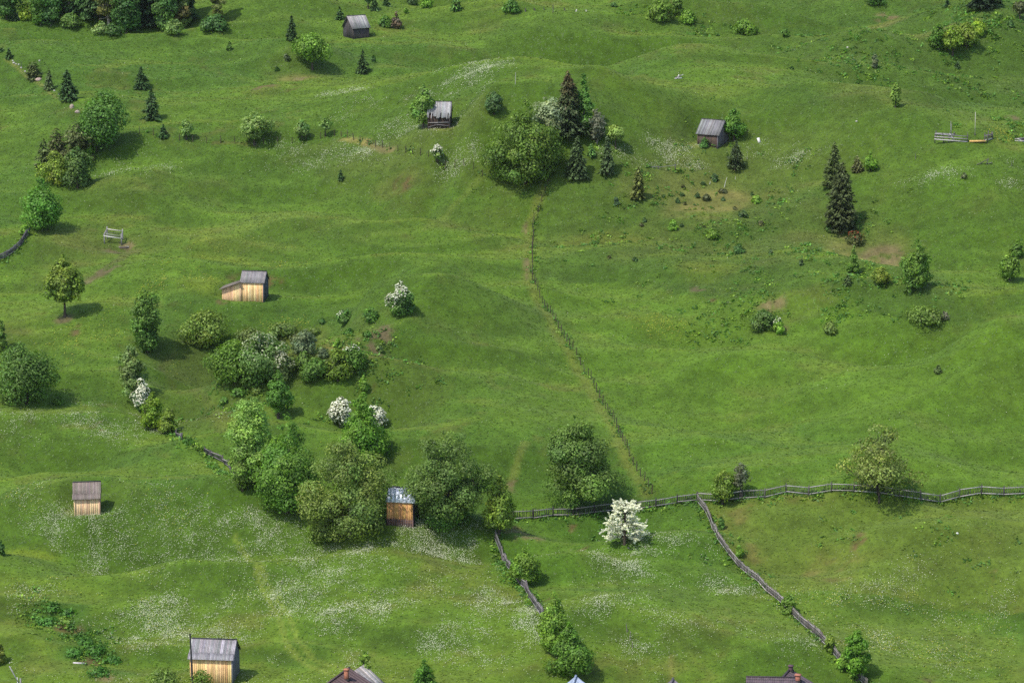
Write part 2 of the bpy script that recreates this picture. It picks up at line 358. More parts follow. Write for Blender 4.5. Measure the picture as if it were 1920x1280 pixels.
FIELDS = [([(1045, 345), (1180, 318), (1300, 330), (1480, 325), (1560, 335), (1630, 420), (1740, 470), (1790, 560), (1840, 600), (1740, 600), (1640, 582), (1540, 545), (1430, 558), (1300, 540), (1170, 516), (1010, 522), (1005, 430)], ROUGH_SHADE, .66),
 ([(1005, 528), (1150, 520), (1300, 548), (1430, 562), (1540, 550), (1640, 588), (1740, 606), (1900, 640), (1900, 665), (1720, 630), (1600, 605), (1420, 585), (1280, 575), (1150, 556), (1020, 560)], TERR, .5),
 ([(520, 280), (560, 270), (640, 259), (700, 272), (900, 328), (870, 352), (780, 350), (700, 345), (600, 310)], (.085, .112, .036), .5),
 ([(1240, -40), (1980, -40), (1980, 262), (1860, 258), (1700, 240), (1600, 205), (1480, 215), (1420, 160), (1560, 128), (1400, 92), (1260, 60)], ROUGH_SHADE, .36),  # upper right hillside: cloud shade darkened into the ground colour
 ([(1000, 90), (1060, 62), (1200, 66), (1240, 92), (1130, 108), (1020, 104)], ROUGH_SHADE, .32), ([(1120, 190), (1250, 170), (1400, 180), (1480, 200), (1300, 225), (1150, 215)], ROUGH_SHADE, .22),  # dark hummock faces put into the ground colour
 ([(340, 660), (440, 600), (560, 600), (720, 600), (740, 615), (680, 668), (610, 700), (520, 730), (440, 770), (350, 740), (300, 700)], (.088, .105, .04), .5),
 ([(660, 700), (760, 640), (900, 680), (820, 760), (740, 800), (680, 740)], (.085, .115, .034), .4), ([(270, 1000), (480, 1010), (470, 1060), (300, 1075), (180, 1050)], ROUGH_SHADE, .3), ([(480, 1040), (600, 1040), (600, 1110), (480, 1110)], ROUGH_SHADE, .25)]
DRY, PALE, LUSH, OLIVE, YEL = (0.25, 0.21, 0.115), (0.15, 0.19, 0.06), (0.042, 0.115, 0.020), (0.105, 0.125, 0.04), (0.17, 0.20, 0.02)
BROWN, GREYM, PINK = (0.135, 0.10, 0.068), (0.14, 0.115, 0.10), (0.185, 0.152, 0.118)
PATCHES = [
 (1330, 430, 280, 100, (0.052, 0.100, 0.022), .6), (1330, 400, 230, 90, OLIVE, .5), (1315, 355, 120, 34, DRY, .8), (1480, 335, 90, 16, (.17, .18, .06), .6), (1420, 300, 180, 16, PALE, .6), (1480, 420, 120, 50, (0.06, 0.115, 0.03), .6),
 (1640, 470, 70, 22, DRY, .6), (1540, 430, 90, 26, OLIVE, .6), (1500, 575, 60, 12, DRY, .5), (1430, 600, 90, 20, OLIVE, .5), (1720, 545, 90, 40, (0.06, 0.115, 0.03), .6),
 (1850, 130, 120, 100, (0.065, 0.12, 0.025), .7), (1600, 60, 140, 60, (0.07, 0.125, 0.03), .6), (1640, 170, 90, 22, OLIVE, .6), (1780, 60, 60, 14, DRY, .45), (1650, 52, 50, 8, DRY, .5),
 (760, 280, 130, 12, DRY, .45), (740, 300, 120, 28, OLIVE, .55), (620, 275, 60, 10, OLIVE, .6), (750, 345, 40, 10, DRY, .5), (230, 470, 70, 20, OLIVE, .5), (130, 460, 60, 30, OLIVE, .55), (220, 350, 60, 20, OLIVE, .5),
 (560, 660, 120, 30, OLIVE, .6), (420, 720, 150, 40, OLIVE, .6), (350, 680, 80, 26, (0.12, 0.10, 0.06), .5), (560, 640, 50, 12, DRY, .6), (650, 660, 40, 18, DRY, .5), (760, 720, 80, 40, OLIVE, .6), (860, 420, 60, 20, OLIVE, .4),
 (430, 480, 80, 24, YEL, .3), (380, 530, 60, 14, YEL, .35), (80, 545, 70, 18, OLIVE, .4), (1240, 612, 60, 14, YEL, .45), (1330, 505, 60, 14, YEL, .3), (1120, 455, 80, 16, (0.14, 0.15, 0.03), .4),
 (1880, 725, 60, 24, OLIVE, .5), (110, 1155, 55, 34, LUSH, .8), (165, 1215, 60, 40, LUSH, .85), (215, 1262, 50, 18, LUSH, .6), (40, 1040, 60, 12, YEL, .4), (560, 130, 60, 16, OLIVE, .5), (560, 150, 30, 8, DRY, .5), (910, 205, 60, 10, PALE, .4),
 (1100, 985, 70, 20, LUSH, .6), (1330, 960, 60, 20, (0.05, 0.11, 0.02), .5), (560, 1235, 80, 20, LUSH, .4), (30, 640, 60, 30, PALE, .25), (1060, 380, 50, 30, PALE, .3), (160, 945, 120, 14, PALE, .4), (480, 340, 160, 30, LUSH, .25), (500, 420, 200, 40, PALE, .3), (1700, 1200, 240, 60, PALE, .25), (1080, 1190, 80, 30, LUSH, .3),
]
MUD = [(700, 640, 24, 13, GREYM), (722, 622, 18, 9, GREYM), (680, 655, 14, 6, BROWN), (705, 672, 6, 14, BROWN), (238, 462, 12, 7, PINK), (225, 472, 22, 5, GREYM), (985, 1003, 30, 9, PINK), (965, 990, 14, 6, BROWN), (1085, 1028, 14, 4, BROWN), (1073, 985, 5, 6, BROWN),
 (960, 905, 10, 14, PINK), (1652, 482, 30, 9, PINK), (1580, 437, 8, 5, PINK), (130, 1178, 28, 10, BROWN), (175, 1240, 26, 10, BROWN), (198, 1270, 15, 6, PINK), (190, 800, 10, 6, BROWN), (143, 620, 8, 8, BROWN), (120, 596, 14, 4, GREYM), (755, 345, 16, 5, BROWN),
 (1308, 543, 10, 4, GREYM), (1335, 562, 8, 3, BROWN), (565, 150, 10, 5, PINK), (1460, 618, 14, 4, GREYM), (1610, 1010, 10, 10, BROWN), (1620, 1025, 16, 5, BROWN), (1740, 1275, 9, 4, BROWN), (1870, 1078, 8, 4, BROWN), (480, 525, 40, 4, BROWN), (415, 566, 10, 4, BROWN), (1500, 250, 2, 2, BROWN), (1445, 570, 28, 5, PINK),
 (988, 500, 5, 14, PINK), (985, 430, 4, 5, PINK), (1255, 18, 8, 5, PINK), (1665, 32, 16, 5, PINK), (1900, 225, 10, 4, GREYM), (500, 160, 22, 7, BROWN), (545, 162, 14, 5, BROWN), (1010, 1120, 16, 6, BROWN), (200, 508, 30, 6, GREYM), (160, 530, 22, 5, GREYM)]
TR = (0.175, 0.235, 0.06)
TRACKS = [([(440, 1005), (465, 1045), (490, 1100), (520, 1150), (540, 1210), (575, 1245), (630, 1266)], .33, TR, .75), ([(462, 1040), (500, 1090), (540, 1150), (562, 1205), (590, 1238), (640, 1252)], .29, TR, .65),
 ([(690, 268), (720, 280), (735, 281)], .7, PINK, .7), ([(640, 262), (690, 268)], .6, DRY, .6), ([(985, 830), (965, 880), (955, 910)], .5, PALE, .6), ([(400, 268), (480, 272)], .4, BROWN, .4),
 ([(795, 432), (850, 386), (900, 334)], .5, (.13, .19, .05), .5), ([(10, 110), (45, 138), (80, 160), (110, 185)], .25, DRY, .45), ([(255, 470), (190, 510), (150, 535), (110, 552)], .7, (.1, .1, .06), .6), ([(1258, 1230), (1260, 1280)], .4, DRY, .3), ([(450, 800), (300, 690), (330, 660)], .5, BROWN, .15)]
inner = (np.abs(XX) < 140) & (YY > 290) & (YY < 700)
col = np.zeros(XX.shape + (3,)); col[:] = (0.085, 0.16, 0.025)
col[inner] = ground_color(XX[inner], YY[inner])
print('colour', time.time() - T0)
def make_ground():
    ny, nx = XX.shape; V = np.stack([XX, YY, ZZ], -1).reshape(-1, 3).astype(np.float32)
    idx = np.arange(ny * nx, dtype=np.int32).reshape(ny, nx)
    f = np.stack([idx[:-1, :-1], idx[:-1, 1:], idx[1:, 1:], idx[1:, :-1]], -1).reshape(-1, 4)
    me = bpy.data.meshes.new('hillside'); me.vertices.add(len(V)); me.vertices.foreach_set('co', V.ravel())
    me.loops.add(f.size); me.loops.foreach_set('vertex_index', f.ravel()); me.polygons.add(len(f))
    me.polygons.foreach_set('loop_start', np.arange(0, f.size, 4, dtype=np.int32)); me.polygons.foreach_set('loop_total', np.full(len(f), 4, np.int32))
    me.polygons.foreach_set('use_smooth', np.ones(len(f), bool))
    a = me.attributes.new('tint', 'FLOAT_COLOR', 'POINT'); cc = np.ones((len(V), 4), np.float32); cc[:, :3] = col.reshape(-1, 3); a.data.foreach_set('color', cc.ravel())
    me.update(calc_edges=True); me.materials.append(M['ground'])
    o = bpy.data.objects.new('hillside', me); C.objects.link(o); o['kind'] = 'structure'; o['label'] = 'hummocky green hillside meadow with bare patches'
make_ground()
print('ground', time.time() - T0)

# ------------------------------------------------------------------ grass, weeds and flowers (nobody could count them)
rs = np.random.default_rng(7)
def scatter(n, px0=-30, px1=1950, py0=-30, py1=1310):
    """random spots of the slope inside the view, even per square metre"""
    y0, y1 = on_base(960, py1)[1] - 6, on_base(960, py0)[1] + 20
    y = np.sqrt(rs.uniform(y0 ** 2, y1 ** 2, n)); hw = y * 0.182
    x = rs.uniform(-1, 1, n) * hw
    return x, y
def grid_at(A, x, y):                                           # nearest ground value in the finely meshed part
    i = np.clip(np.searchsorted(GY, y), 0, len(GY) - 1); j = np.clip(np.searchsorted(GX, x), 0, len(GX) - 1); return A[i, j]
def bilin(x, y):
    i = np.clip(np.searchsorted(GY, y) - 1, 0, len(GY) - 2); j = np.clip(np.searchsorted(GX, x) - 1, 0, len(GX) - 2)
    u = (x - GX[j]) / (GX[j + 1] - GX[j]); v = (y - GY[i]) / (GY[i + 1] - GY[i])
    return (ZZ[i, j] * (1 - u) + ZZ[i, j + 1] * u) * (1 - v) + (ZZ[i + 1, j] * (1 - u) + ZZ[i + 1, j + 1] * u) * v
def rhombs(p, nr, s, asp=.62):
    n = len(p); nr = nr / np.maximum(np.linalg.norm(nr, axis=1), 1e-6)[:, None]
    t = np.cross(nr, rs.normal(size=(n, 3))); t /= np.maximum(np.linalg.norm(t, axis=1), 1e-6)[:, None]; b = np.cross(nr, t)
    s = np.asarray(s)[:, None]
    V = np.stack([p - t * s, p - b * s * asp, p + t * s, p + b * s * asp], 1).reshape(-1, 3)
    return V, np.arange(4 * n).reshape(-1, 4)
x, y = scatter(240000)
gc = grid_at(col, x, y); lum = gc[:, 1] / (gc[:, 0] + 1e-6)
keep = (lum > 1.22) | (rs.random(len(x)) < .25)
x, y, gc = x[keep], y[keep], gc[keep]; n = len(x); z = bilin(x, y)
e_ = .6; gn = np.stack([-(bilin(x + e_, y) - bilin(x - e_, y)) / (2 * e_), -(bilin(x, y + e_) - bilin(x, y - e_)) / (2 * e_), np.ones(n)], -1)
nr = gn + rs.normal(0, .2, (n, 3)); hue = rs.normal(0, .07, n)
gc2 = gc * np.array([.88, .84, .48]) * rs.lognormal(0, .13, n)[:, None] * np.stack([1.05 + hue, np.ones(n) * 1.08, 1.0 - hue * .5], -1)
V, f = rhombs(np.stack([x, y, z + rs.uniform(.02, .055, n)], -1), nr, rs.uniform(.10, .26, n) * (.5 + y / 800), .5)
o = mesh('grass', V, [f], gc2, M['grass']); o['kind'] = 'stuff'; o['label'] = 'fine green meadow grass covering the hillside'
def flower_field(name, n, zones, colr, size, label, base=0.02):
    x, y = scatter(n); d = np.full(n, base)
    for px, py, rx, ry, k in zones: d = np.maximum(d, k * zone(x, y, px, py, rx, ry, .75))
    nz = smooth(-.4, .6, fbm(x * .8, y, 5, 37, 3)) * (.3 + .7 * smooth(-.3, .5, fbm(x, y, 1.4, 57, 2)))
    sy_ = (bilin(x, y + 1) - bilin(x, y - 1)) / 2; k = rs.random(n) < d * nz * 2.6 * (.12 + .88 * smooth(-.02, .14, sy_))   # fewer on the flat, trodden tops
    gc = grid_at(col, x, y); k &= gc[:, 1] > gc[:, 0] * 1.05
    x, y = x[k], y[k]; n = len(x); z = bilin(x, y); s = size * rs.uniform(.5, 1.25, n) * (.55 + y / 850)
    nrm = np.stack([rs.normal(0, .5, n), rs.normal(-.5, .4, n), np.ones(n)], -1); nrm /= np.linalg.norm(nrm, axis=1)[:, None]
    t = np.cross(nrm, rs.normal(size=(n, 3))); t /= np.linalg.norm(t, axis=1)[:, None]; b = np.cross(nrm, t)
    p = np.stack([x, y, z + rs.uniform(.1, .3, n)], -1); s = s[:, None] / 2
    V = np.stack([p - t * s, p - b * s, p + t * s, p + b * s], 1).reshape(-1, 3)
    cc = np.array(colr) * rs.uniform(.75, 1.1, n)[:, None]
    o = mesh(name, V, [np.arange(4 * n).reshape(-1, 4)], cc, M['petal']); o['kind'] = 'stuff'; o['label'] = label; print(name, n)
WHITE = [(480, 1130, 560, 170, .13), (1180, 1160, 260, 120, .06), (120, 1010, 150, 36, .5), (200, 1045, 120, 26, .5), (330, 1165, 100, 50, .65), (310, 1175, 40, 24, 1.0), (400, 1030, 70, 26, .45), (470, 985, 100, 26, .7), (540, 1010, 50, 22, .45), (700, 1020, 90, 28, .9), (760, 1000, 70, 14, .9), (840, 1020, 70, 22, .95), (880, 1040, 40, 16, .8), (700, 1055, 30, 10, .9),
 (640, 1060, 160, 40, .35), (560, 1110, 60, 14, .5), (700, 1145, 120, 16, .6), (830, 1190, 70, 22, .55), (930, 1130, 60, 26, .5), (500, 1200, 60, 40, .35), (700, 1200, 220, 60, .25), (1050, 1045, 26, 9, .8), (1210, 1040, 110, 20, .55), (1180, 1060, 60, 14, .5), (1310, 1035, 30, 10, .8), (1150, 1140, 70, 18, .6), (1180, 1215, 24, 14, .8), (1240, 1160, 40, 14, .4), (1380, 1100, 50, 20, .45), (1420, 1130, 50, 30, .35), (1480, 1200, 60, 40, .2),
 (990, 1170, 26, 26, .8), (1230, 1230, 120, 40, .15), (870, 150, 60, 14, .6), (650, 172, 34, 6, .5), (700, 200, 60, 14, .35), (910, 160, 40, 8, .5), (1250, 284, 90, 5, .6), (1310, 292, 90, 8, .6), (1280, 302, 70, 5, .5), (1430, 285, 60, 6, .9), (1500, 292, 60, 6, .35), (1400, 300, 60, 5, .4), (1840, 318, 100, 8, .45), (1890, 345, 50, 6, .6), (720, 270, 120, 14, .3), (180, 790, 160, 30, .16), (300, 920, 120, 40, .18), (60, 800, 60, 20, .25), (1700, 1180, 260, 70, .12), (1180, 285, 40, 10, .4), (560, 275, 60, 8, .15), (250, 320, 60, 20, .15), (860, 300, 40, 8, .35)]
YELLOW = [(430, 490, 110, 40, .18), (380, 525, 50, 12, .35), (270, 530, 40, 14, .35), (60, 1070, 110, 30, .25), (200, 1110, 120, 30, .25), (1560, 1150, 110, 40, .35), (1750, 1200, 200, 60, .25), (1880, 1210, 60, 40, .3), (300, 1190, 70, 40, .2), (40, 930, 50, 16, .3), (300, 920, 90, 30, .2), (1240, 612, 50, 12, .3), (200, 650, 120, 40, .12), (600, 1130, 260, 80, .06), (1880, 255, 30, 6, .5), (540, 615, 40, 10, .4)]
flower_field('white_flowers', 5600000, WHITE, (.66, .68, .57), .088, 'tiny white wildflowers drifting across the meadow', .0016)
flower_field('yellow_flowers', 1200000, YELLOW, (.42, .42, .05), .12, 'tiny yellow wildflowers sprinkled over the meadow', .0015)
def weeds(n, zones):
    x, y = scatter(n); d = np.zeros(n)
    for px, py, rx, ry, k in zones: d = np.maximum(d, k * zone(x, y, px, py, rx, ry, .6))
    k = rs.random(n) < d * smooth(-.2, .45, fbm(x, y, 6, 47, 3)); x, y = x[k], y[k]
    for pts, dn in ((PICKET, 3), (PICKET2, 4), (DIAG, 3), (WIRE, .6), ([(928, 1012), (950, 1064), (990, 1118), (1016, 1160)], 5), ([(318, 800), (345, 826), (385, 850), (438, 900)], 5), ([(0, 492), (28, 472), (56, 440)], 3), ([(262, 251), (445, 270), (627, 255), (739, 282), (905, 329)], .4)):
        P = np.array([at(*q)[:2] for q in pts])
        for a, b in zip(P[:-1], P[1:]):
            m_ = int(np.linalg.norm(b - a) * dn) + 1; u = rs.random((m_, 1)); q = a + (b - a) * u + rs.normal(0, .35, (m_, 2)); x = np.concatenate([x, q[:, 0]]); y = np.concatenate([y, q[:, 1]]); m = 9; n = len(x); print('weeds', n)
    X = np.repeat(x, m) + rs.normal(0, .28, n * m); Y = np.repeat(y, m) + rs.normal(0, .28, n * m); Z = bilin(X, Y) + np.abs(rs.normal(0, .16, n * m)) + .04
    p = np.stack([X, Y, Z], -1); nr = rs.normal(0, .6, (n * m, 3)); nr[:, 2] += 1; V, f = rhombs(p, nr, rs.uniform(.13, .26, n * m) * (.5 + Y / 800))
    base = np.where(rs.random((n, 1)) < .3, np.array([[.10, .16, .02]]), np.array([[.05, .115, .02]])) * rs.lognormal(0, .25, (n, 1))
    o = mesh('undergrowth', V, [f], np.repeat(base, m, 0) * rs.lognormal(0, .2, (n * m, 1)), M['leaf']); o['kind'] = 'stuff'; o['label'] = 'low leafy weeds growing in rough patches of pasture'
weeds(130000, [(560, 660, 150, 46, .9), (110, 1150, 60, 36, 1.0), (175, 1215, 62, 44, 1.0), (1330, 420, 260, 90, .25), (1480, 450, 120, 60, .5), (1600, 530, 160, 40, .45), (1420, 590, 110, 26, .5), (1850, 120, 110, 110, .55), (1870, 225, 60, 26, 1.0), (1860, 248, 50, 10, .9), (1620, 60, 160, 60, .25), (560, 665, 130, 34, .55), (420, 710, 140, 40, .25), (110, 1150, 60, 40, .8), (175, 1215, 60, 44, .8),
 (1780, 115, 60, 16, .8), (1500, 1020, 180, 50, .12), (1700, 1050, 240, 60, .10), (1380, 980, 40, 40, .35), (1100, 985, 60, 20, .35), (1250, 40, 80, 26, .4), (1450, 505, 60, 16, .6), (1530, 520, 60, 14, .5), (760, 700, 60, 30, .15), (950, 1050, 12, 60, .6), (380, 840, 40, 10, .4), (700, 640, 50, 20, .25), (1340, 970, 12, 14, .4), (1720, 590, 60, 16, .5)])
print('stuff', time.time() - T0)
# ------------------------------------------------------------------ trees and bushes
MID, DARK, OLV, LIME, PALEG, MAPLE, SPR, SPB, GREYG = (.060, .125, .020), (.042, .092, .020), (.086, .126, .028), (.105, .190, .022), (.120, .175, .055), (.074, .122, .018), (.028, .057, .018), (.050, .060, .022), (.085, .115, .060)
LUSHW = (.040, .105, .013)
BARK, PBARK, GBARK = (.075, .060, .045), (.22, .20, .17), (.16, .14, .12)
def radius(prof, t):
    if prof == 'round': return np.sin(np.pi * np.clip(t * .92 + .06, 0, 1)) ** .6
    if prof == 'egg': return np.sin(np.pi * np.clip(t, 0.02, 1) ** .62) ** .75
    if prof == 'cone': return np.clip(1.06 - t, 0, 1) ** .75 * np.clip(t * 9 + .55, 0, 1)
    if prof == 'column': return np.sin(np.pi * np.clip(t * .9 + .08, 0, 1)) ** .42
    if prof == 'spread': return np.sin(np.pi * np.clip(t, 0.02, .99) ** 1.25) ** .65
    if prof == 'dome': return np.sqrt(np.clip(1 - (t * .98) ** 2.2, 0, 1)) * np.clip(.72 + t * 2, 0, 1)
    return np.ones_like(t)
def blob_leaves(hh, ww, z0, prof, colr, npx, leaf, clumpf=.24, gap=0, var=.22, dens=1.0, squash=.8, wob=.18):
    """leaf faces gathered in clumps through a crown; returns positions, normals, sizes, colours, clump centres"""
    hc = hh - z0; K = int(np.clip(20 + npx / 230, 18, 76) * (.24 / clumpf) ** 1.3 * (1 - gap))
    t = rs.random(K * 6); r = radius(prof, t); t = t[rs.random(K * 6) < r ** 1.2 + .05][:K]; K = len(t); t[:3] = (.99, .95, .88)[:min(3, K)]; wob = wob if npx > 3200 else wob * .4
    a = rs.uniform(0, 2 * np.pi, K); rr = radius(prof, t) * ww / 2; rc = clumpf * ww * rs.uniform(.6, 1.15, K) * np.clip(radius(prof, t) * 1.25, .35, 1)
    ph = rs.uniform(0, 6.28, 3); rr = rr * (1 + wob * np.sin(2 * a + ph[0] + 3 * t) + wob * .7 * np.sin(3 * a + ph[1] - 4 * t))
    q = np.sqrt(rs.uniform(.15, 1, K)); rad = np.maximum(rr - rc * .8, 0) * q
    c = np.stack([rad * np.cos(a), rad * np.sin(a), z0 + np.clip(t, .0, 1) * (hc - rc * .9 * squash) + rc * .15], -1)
    n = int(npx * dens); n = max(n, 40); ci = rs.choice(K, n, p=rc ** 2 / np.sum(rc ** 2))
    d = rs.normal(size=(n, 3)); d[:, 2] += .25; d /= np.linalg.norm(d, axis=1)[:, None]
    ed = rs.uniform(.72, 1.12, n) + (rs.random(n) < .12) * rs.uniform(0, .35, n)
    p = c[ci] + d * (rc[ci] * ed)[:, None] * np.array([1, 1, squash])
    p[:, 2] = np.maximum(p[:, 2], .05)
    out = p - np.array([0, 0, z0 + hc * .45]); out /= np.maximum(np.linalg.norm(out, axis=1), .01)[:, None]
    nr = d * .8 + out * .4 + np.array([0, 0, .35]) + rs.normal(0, .42, (n, 3))
    cl = np.array(colr)[None] * rs.lognormal(0, var * .6, (K, 1))[ci] * rs.lognormal(0, var, (n, 1))
    cl = cl * (1 + rs.normal(0, .05, (K, 1))[ci] * np.array([1.2, .2, -.6]))
    return p, nr, leaf * rs.uniform(.6, 1.25, n), np.clip(cl, .004, 1), c
def limbs(hh, z0, c, colr, r0, nl, name, par, bend=.06, mat='bark', stems=1, twig=0, reach=.97):
    m = MB(); top = z0 + (hh - z0) * .62
    for s_ in range(stems):
        off = rs.normal(0, .12 * (stems > 1) * hh * .3, 2); pts = []
        for k in range(6):
            q = k / 5; pts.append((off[0] * (1 + q) * (stems > 1) + rs.normal(0, bend * r0 * 4) * q, off[1] * (stems > 1) + rs.normal(0, bend * r0 * 4) * q, -.35 + q * (top + .35)))
        rad = [r0 * (1.25 if k == 0 else 1 - .8 * k / 5) / math.sqrt(stems) for k in range(6)]
        m.tube(pts, rad, colr, 7)
    if nl and len(c):
        for i in rs.choice(len(c), min(nl, len(c)), replace=False):
            e = c[i]; zs = min(max(z0 * .9, e[2] - .55 * np.hypot(e[0], e[1]) - .1), top * .95); zs = max(zs, z0 * .5)
            s = np.array([0, 0, zs]); q = np.array([e[0] * .5, e[1] * .5, zs + (e[2] - zs) * .38]); rr = r0 * .42 * (1 - .5 * zs / max(top, .1))
            m.tube([s, q, s + (e - s) * reach], [rr, rr * .6, rr * .2], colr, 5)
            for _ in range(twig):
                dd = rs.normal(size=3); dd[2] = abs(dd[2]) * .7; dd *= hh * .10 / np.linalg.norm(dd)
                b = s + (e - s) * rs.uniform(.55, 1); m.tube([b, b + dd * .6, b + dd * 1.3 + rs.normal(0, .05, 3)], [rr * .28, rr * .2, rr * .08], colr, 3)
    return m.build(name, M[mat], par, True)
def tree(px, py, top, wpx, colr, label, prof='round', bare=.12, name='broadleaf_tree', cat='tree', clump=.24, dens=1.0, leafpx=2.6, var=.22, bark=BARK, nl=7, twig=0, stems=1, group=None, gap=0.0, flowers=0, fcol=(.62, .62, .55), lean=0, h0=0, r0=None, hpx=None, fside=None):
    p = at(px, py, h0); k = mpp(p); p[2] -= h0
    hh = ((py - top) if hpx is None else hpx) * k / math.cos(pitch_at(p)) + h0; ww = wpx * k * 1.06
    o = thing(name, p, label, cat, group); z0 = hh * bare
    npx = (hh / k) * wpx * .72 * 1.35
    L, nr, sz, cl, c = blob_leaves(hh, ww, z0, prof, colr, npx, leafpx * k, clump, gap=gap, dens=dens, var=var)
    if lean: L[:, 0] += lean * ww * np.clip(L[:, 2] / hh, 0, 1); c[:, 0] += lean * ww * np.clip(c[:, 2] / hh, 0, 1)
    bush = cat in ('bush', 'shrub')
    if wpx >= 26 or not bush:
        V, f = rhombs(L, nr, sz); mesh('foliage' if bush else 'crown', V, [f], cl, M['leaf'], o)
        limbs(hh, z0 if not bush else hh * .1, c, bark, reach=1.14 if gap >= .4 else .97, r0=r0 or min(max(.03 * ww + .015 * hh, .05), .22), nl=nl, name='stem' if bush else 'trunk', par=o, stems=3 if bush else stems, twig=twig)
    else:
        V, f = rhombs(L, nr, sz); m = mesh('foliage', V, [f], cl, M['leaf'], o)
    if flowers:
        n = int(len(L) * flowers); sc = L[:, 2] / hh * .8 + rs.random(len(L)) * .6 + .25 * (np.linalg.norm(L[:, :2], axis=1) / ww)
        if fside: sc = sc + fside[0] * L[:, 0] / ww + fside[1] * L[:, 2] / hh
        i = np.argsort(-sc)[:n]; q = L[i] + nr[i] / np.linalg.norm(nr[i], axis=1)[:, None] * .12
        V, f = rhombs(q, nr[i] + rs.normal(0, .3, (n, 3)), sz[i] * .85, .8); mesh('blossom', V, [f], np.array(fcol) * rs.uniform(.75, 1.1, (n, 1)), M['petal'], o)
    return o
def bush(px, py, top, wpx, colr, label, prof='dome', name='bush', cat='bush', **kw):
    return tree(px, py, top, wpx, colr, label, prof, kw.pop('bare', 0.0), name, cat, **kw)
def shrub(px, py, top, wpx, colr, label, group=None, prof='dome', name='shrub'):   # too small to show parts
    p = at(px, py); k = mpp(p); hh = (py - top) * k / math.cos(pitch_at(p)); ww = wpx * k
    L, nr, sz, cl, c = blob_leaves(hh, ww, 0, prof, colr, max((py - top) * wpx * .9, 40), 3.2 * k, .3)
    V, f = rhombs(L, nr, sz); o = mesh(name, V, [f], cl, M['leaf']); o.location = [float(v) for v in p]
    return tag(o, label, 'shrub', group)
def spruce(px, py, top, wpx, colr, label, name='spruce_tree', cat='spruce', group=None, dens=1.0, bare=.03, ragged=.32, tipc=None, blunt=0.0, hpx=None, needle=3.6):
    p = at(px, py); k = mpp(p); hh = ((py - top) if hpx is None else hpx) * k / math.cos(pitch_at(p)); ww = wpx * k
    o = thing(name, p, label, cat, group)
    o.rotation_euler = (rs.normal(0, .025), rs.normal(0, .025), rs.uniform(0, 6.28)); blunt += rs.uniform(0, .45); ragged *= rs.uniform(.8, 1.5); colr = np.array(colr) * rs.lognormal(0, .14) * (1 + rs.normal(0, .03, 3)); dens *= rs.uniform(.75, 1.1)
    npx = (hh / k) * wpx * .55; n = int(max(npx * 1.5 * dens, 130)); nw = int(np.clip(hh / k / 6.5, 6, 26))
    t = 1 - np.sqrt(rs.random(n)) ; t = np.clip(t * (1 - bare) + bare, 0, .995); lv = np.floor(t * nw) + rs.normal(0, .3, n); t = np.clip((lv + .5) / nw, bare, .99)
    nb = 9; b = np.floor(rs.random(n) * nb); a = (b + rs.normal(0, .16, n)) * 2 * np.pi / nb + np.floor(t * nw) * 2.4
    edge = h2(np.floor(t * nw), b, int(px)) * ragged * 2 + 1 - ragged
    Rt = ww / 2 * np.clip((1 - t) ** (.8 - .35 * blunt) * (1 + .25 * blunt), 0, 1) * edge; Rt = np.maximum(Rt, .03 * ww)
    q = rs.uniform(.12, 1, n) ** .6; r = q * Rt
    z = t * hh - .30 * r + .16 * r * q + rs.normal(0, .25, n) * k * 2; z = np.maximum(z, .06 + .02 * hh * rs.random(n))
    P = np.stack([r * np.cos(a), r * np.sin(a), z], -1)
    d = np.stack([np.cos(a), np.sin(a), np.full(n, -.35)], -1) + rs.normal(0, .28, (n, 3)); d /= np.linalg.norm(d, axis=1)[:, None]
    nr = np.stack([np.cos(a) * .5, np.sin(a) * .5, np.ones(n)], -1) + rs.normal(0, .4, (n, 3)); b_ = np.cross(nr, d); b_ /= np.linalg.norm(b_, axis=1)[:, None]
    s = (needle * k * rs.uniform(.7, 1.3, n))[:, None]
    V = np.stack([P - d * s, P - b_ * s * .42, P + d * s, P + b_ * s * .42], 1).reshape(-1, 3)
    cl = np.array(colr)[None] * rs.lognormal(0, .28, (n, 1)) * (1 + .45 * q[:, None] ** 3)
    if tipc is not None:
        kk = (smooth(.45, .95, t + rs.normal(0, .12, n)))[:, None]; cl = cl * (1 - kk) + np.array(tipc) * rs.lognormal(0, .25, (n, 1)) * kk
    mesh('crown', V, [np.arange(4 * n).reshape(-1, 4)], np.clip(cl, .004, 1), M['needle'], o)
    m = MB(); r0 = max(.022 * hh, .035); m.tube([(0, 0, -.3), (0, 0, hh * .3), (0, 0, hh * .98)], [r0 * 1.2, r0 * .8, r0 * .1], BARK, 6)
    m.build('trunk', M['bark'], o, True)
    return o
